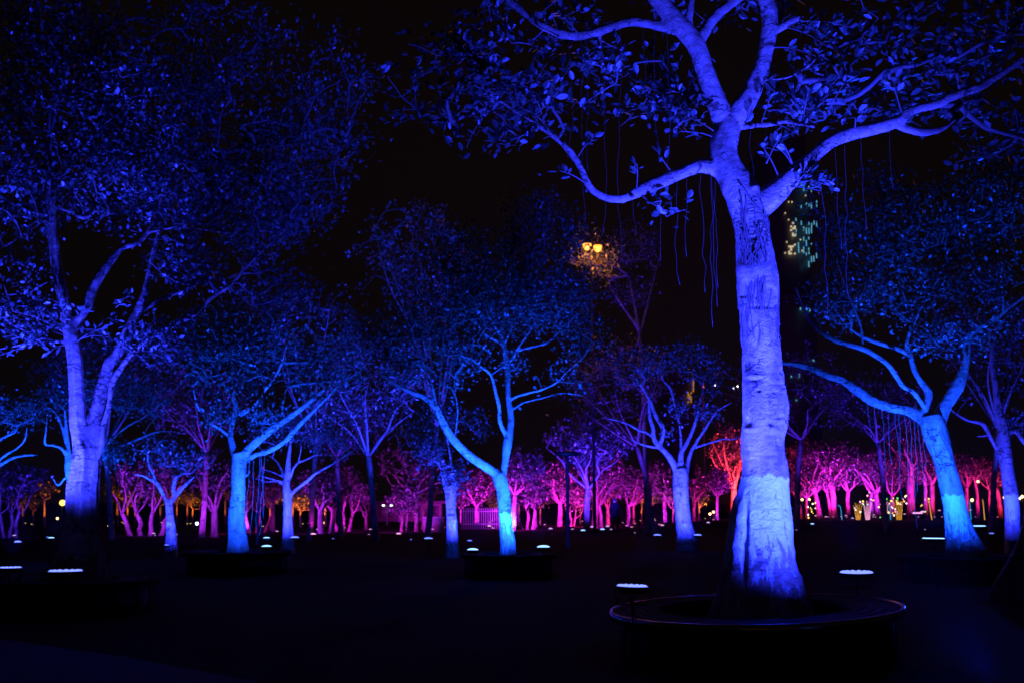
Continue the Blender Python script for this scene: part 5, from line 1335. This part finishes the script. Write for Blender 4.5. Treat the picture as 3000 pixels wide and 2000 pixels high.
for k in range(22):
    wins.append((2312 + r_.randint(0, 3) * 5.5, (675 if k < 10 else 728) + r_.randint(-4, 4) * 5.2, 4.6, 4.6, M_CREAMWIN))
for k in range(10): wins.append((2300 + r_.randint(0, 12) * 5, 560 + r_.randint(0, 30) * 6.5, 3, 4, M_CREAMWIN))
seen = set(); w2 = []
for q in wins:
    kk = (round(q[0] / 3), round(q[1] / 5))
    if kk in seen: continue
    seen.add(kk); w2.append(q)
tower(2296, 2412, 400, 320.0, 'tall tower block with strips of cyan windows and a cream-lit stair', w2, None)
wins = [(2016 + 4.4 * (k % 3), 1150 + 6.5 * (k // 3), 3.2, 4.4, M_AMBW2) for k in range(15) if k % 4 != 1] + [(2031, 1112 + 5.5 * k, 3.2, 4.2, M_AMBW2) for k in range(7)]
tower(1985, 2040, 1105, 260.0, 'distant block with dim amber windows glimpsed through the split-trunk tree', wins, None)
wins = [(2345 + 9 * k, 905 + 4 * (k % 2), 2.5, 7, M_CYANWIN) for k in range(4)] + [(2318, 1102, 2.5, 5, M_CYANWIN), (2341, 1100, 2.5, 10, M_CYANWIN), (2333, 1170, 2.5, 6, M_CYANWIN), (2375, 1056, 2.5, 4, M_CYANWIN), (2383, 1055, 2.5, 5, M_CYANWIN)]
tower(2300, 2420, 880, 250.0, 'lower block with a few cyan windows behind the leaning tree', wins, None)
# red signal and white lamps far off
M_RED = glow('red_signal', (1.0, 0.06, 0.02), 5)
d = 120.0
c = at(2058, 1130, d)
t = thing('signal_light', 'double red signal light on a pole beyond the split-trunk tree', 'signal light', (c[0], d, 0))
g = Geo(); g.tube([(c[0], d, -0.2), (c[0], d, c[2] + 0.6)], 0.09, 8); put(g.mesh('pole', M_POST), 'pole', t)
g = Geo(); g.box((c[0], d - 0.16, c[2]), (0.34, 0.14, 0.74)); hb = put(g.mesh('signal_box', M_HOUSING), 'signal_box', t)
for dz in (-0.14, 0.14):
    g = Geo(); g.disc_dome((c[0], d - 0.235, c[2] + dz), (0, -1, 0), 0.12, 0.08, 12, 3); put(g.mesh('lens', M_RED), 'lens', t)
for px, py in ((2095, 1127), (2150, 1136), (2161, 1131)):
    small_lamp(px, py, 0.10, M_COOL, 'tiny white lamp on a tall pole far beyond the split-trunk tree', d=118, group='tiny white lamps far off')

hz = mesh_obj('haze', [(x, y, z) for x in (-905, 905) for y in (-65, 1505) for z in (-1, 132)], [(0, 1, 3, 2), (4, 6, 7, 5), (0, 4, 5, 1), (2, 3, 7, 6), (0, 2, 6, 4), (1, 5, 7, 3)], None, smooth=False)
hz['kind'] = 'stuff'
m = bpy.data.materials.new('night_air'); m.use_nodes = True; nt = m.node_tree
nt.nodes.remove(nt.nodes['Principled BSDF'])
v = nt.nodes.new('ShaderNodeVolumePrincipled'); v.inputs['Density'].default_value = 0.00008; v.inputs['Color'].default_value = (0.9, 0.9, 0.92, 1); v.inputs['Anisotropy'].default_value = 0.3
nt.links.new(v.outputs[0], nt.nodes['Material Output'].inputs['Volume'])
hz.data.materials.append(m)
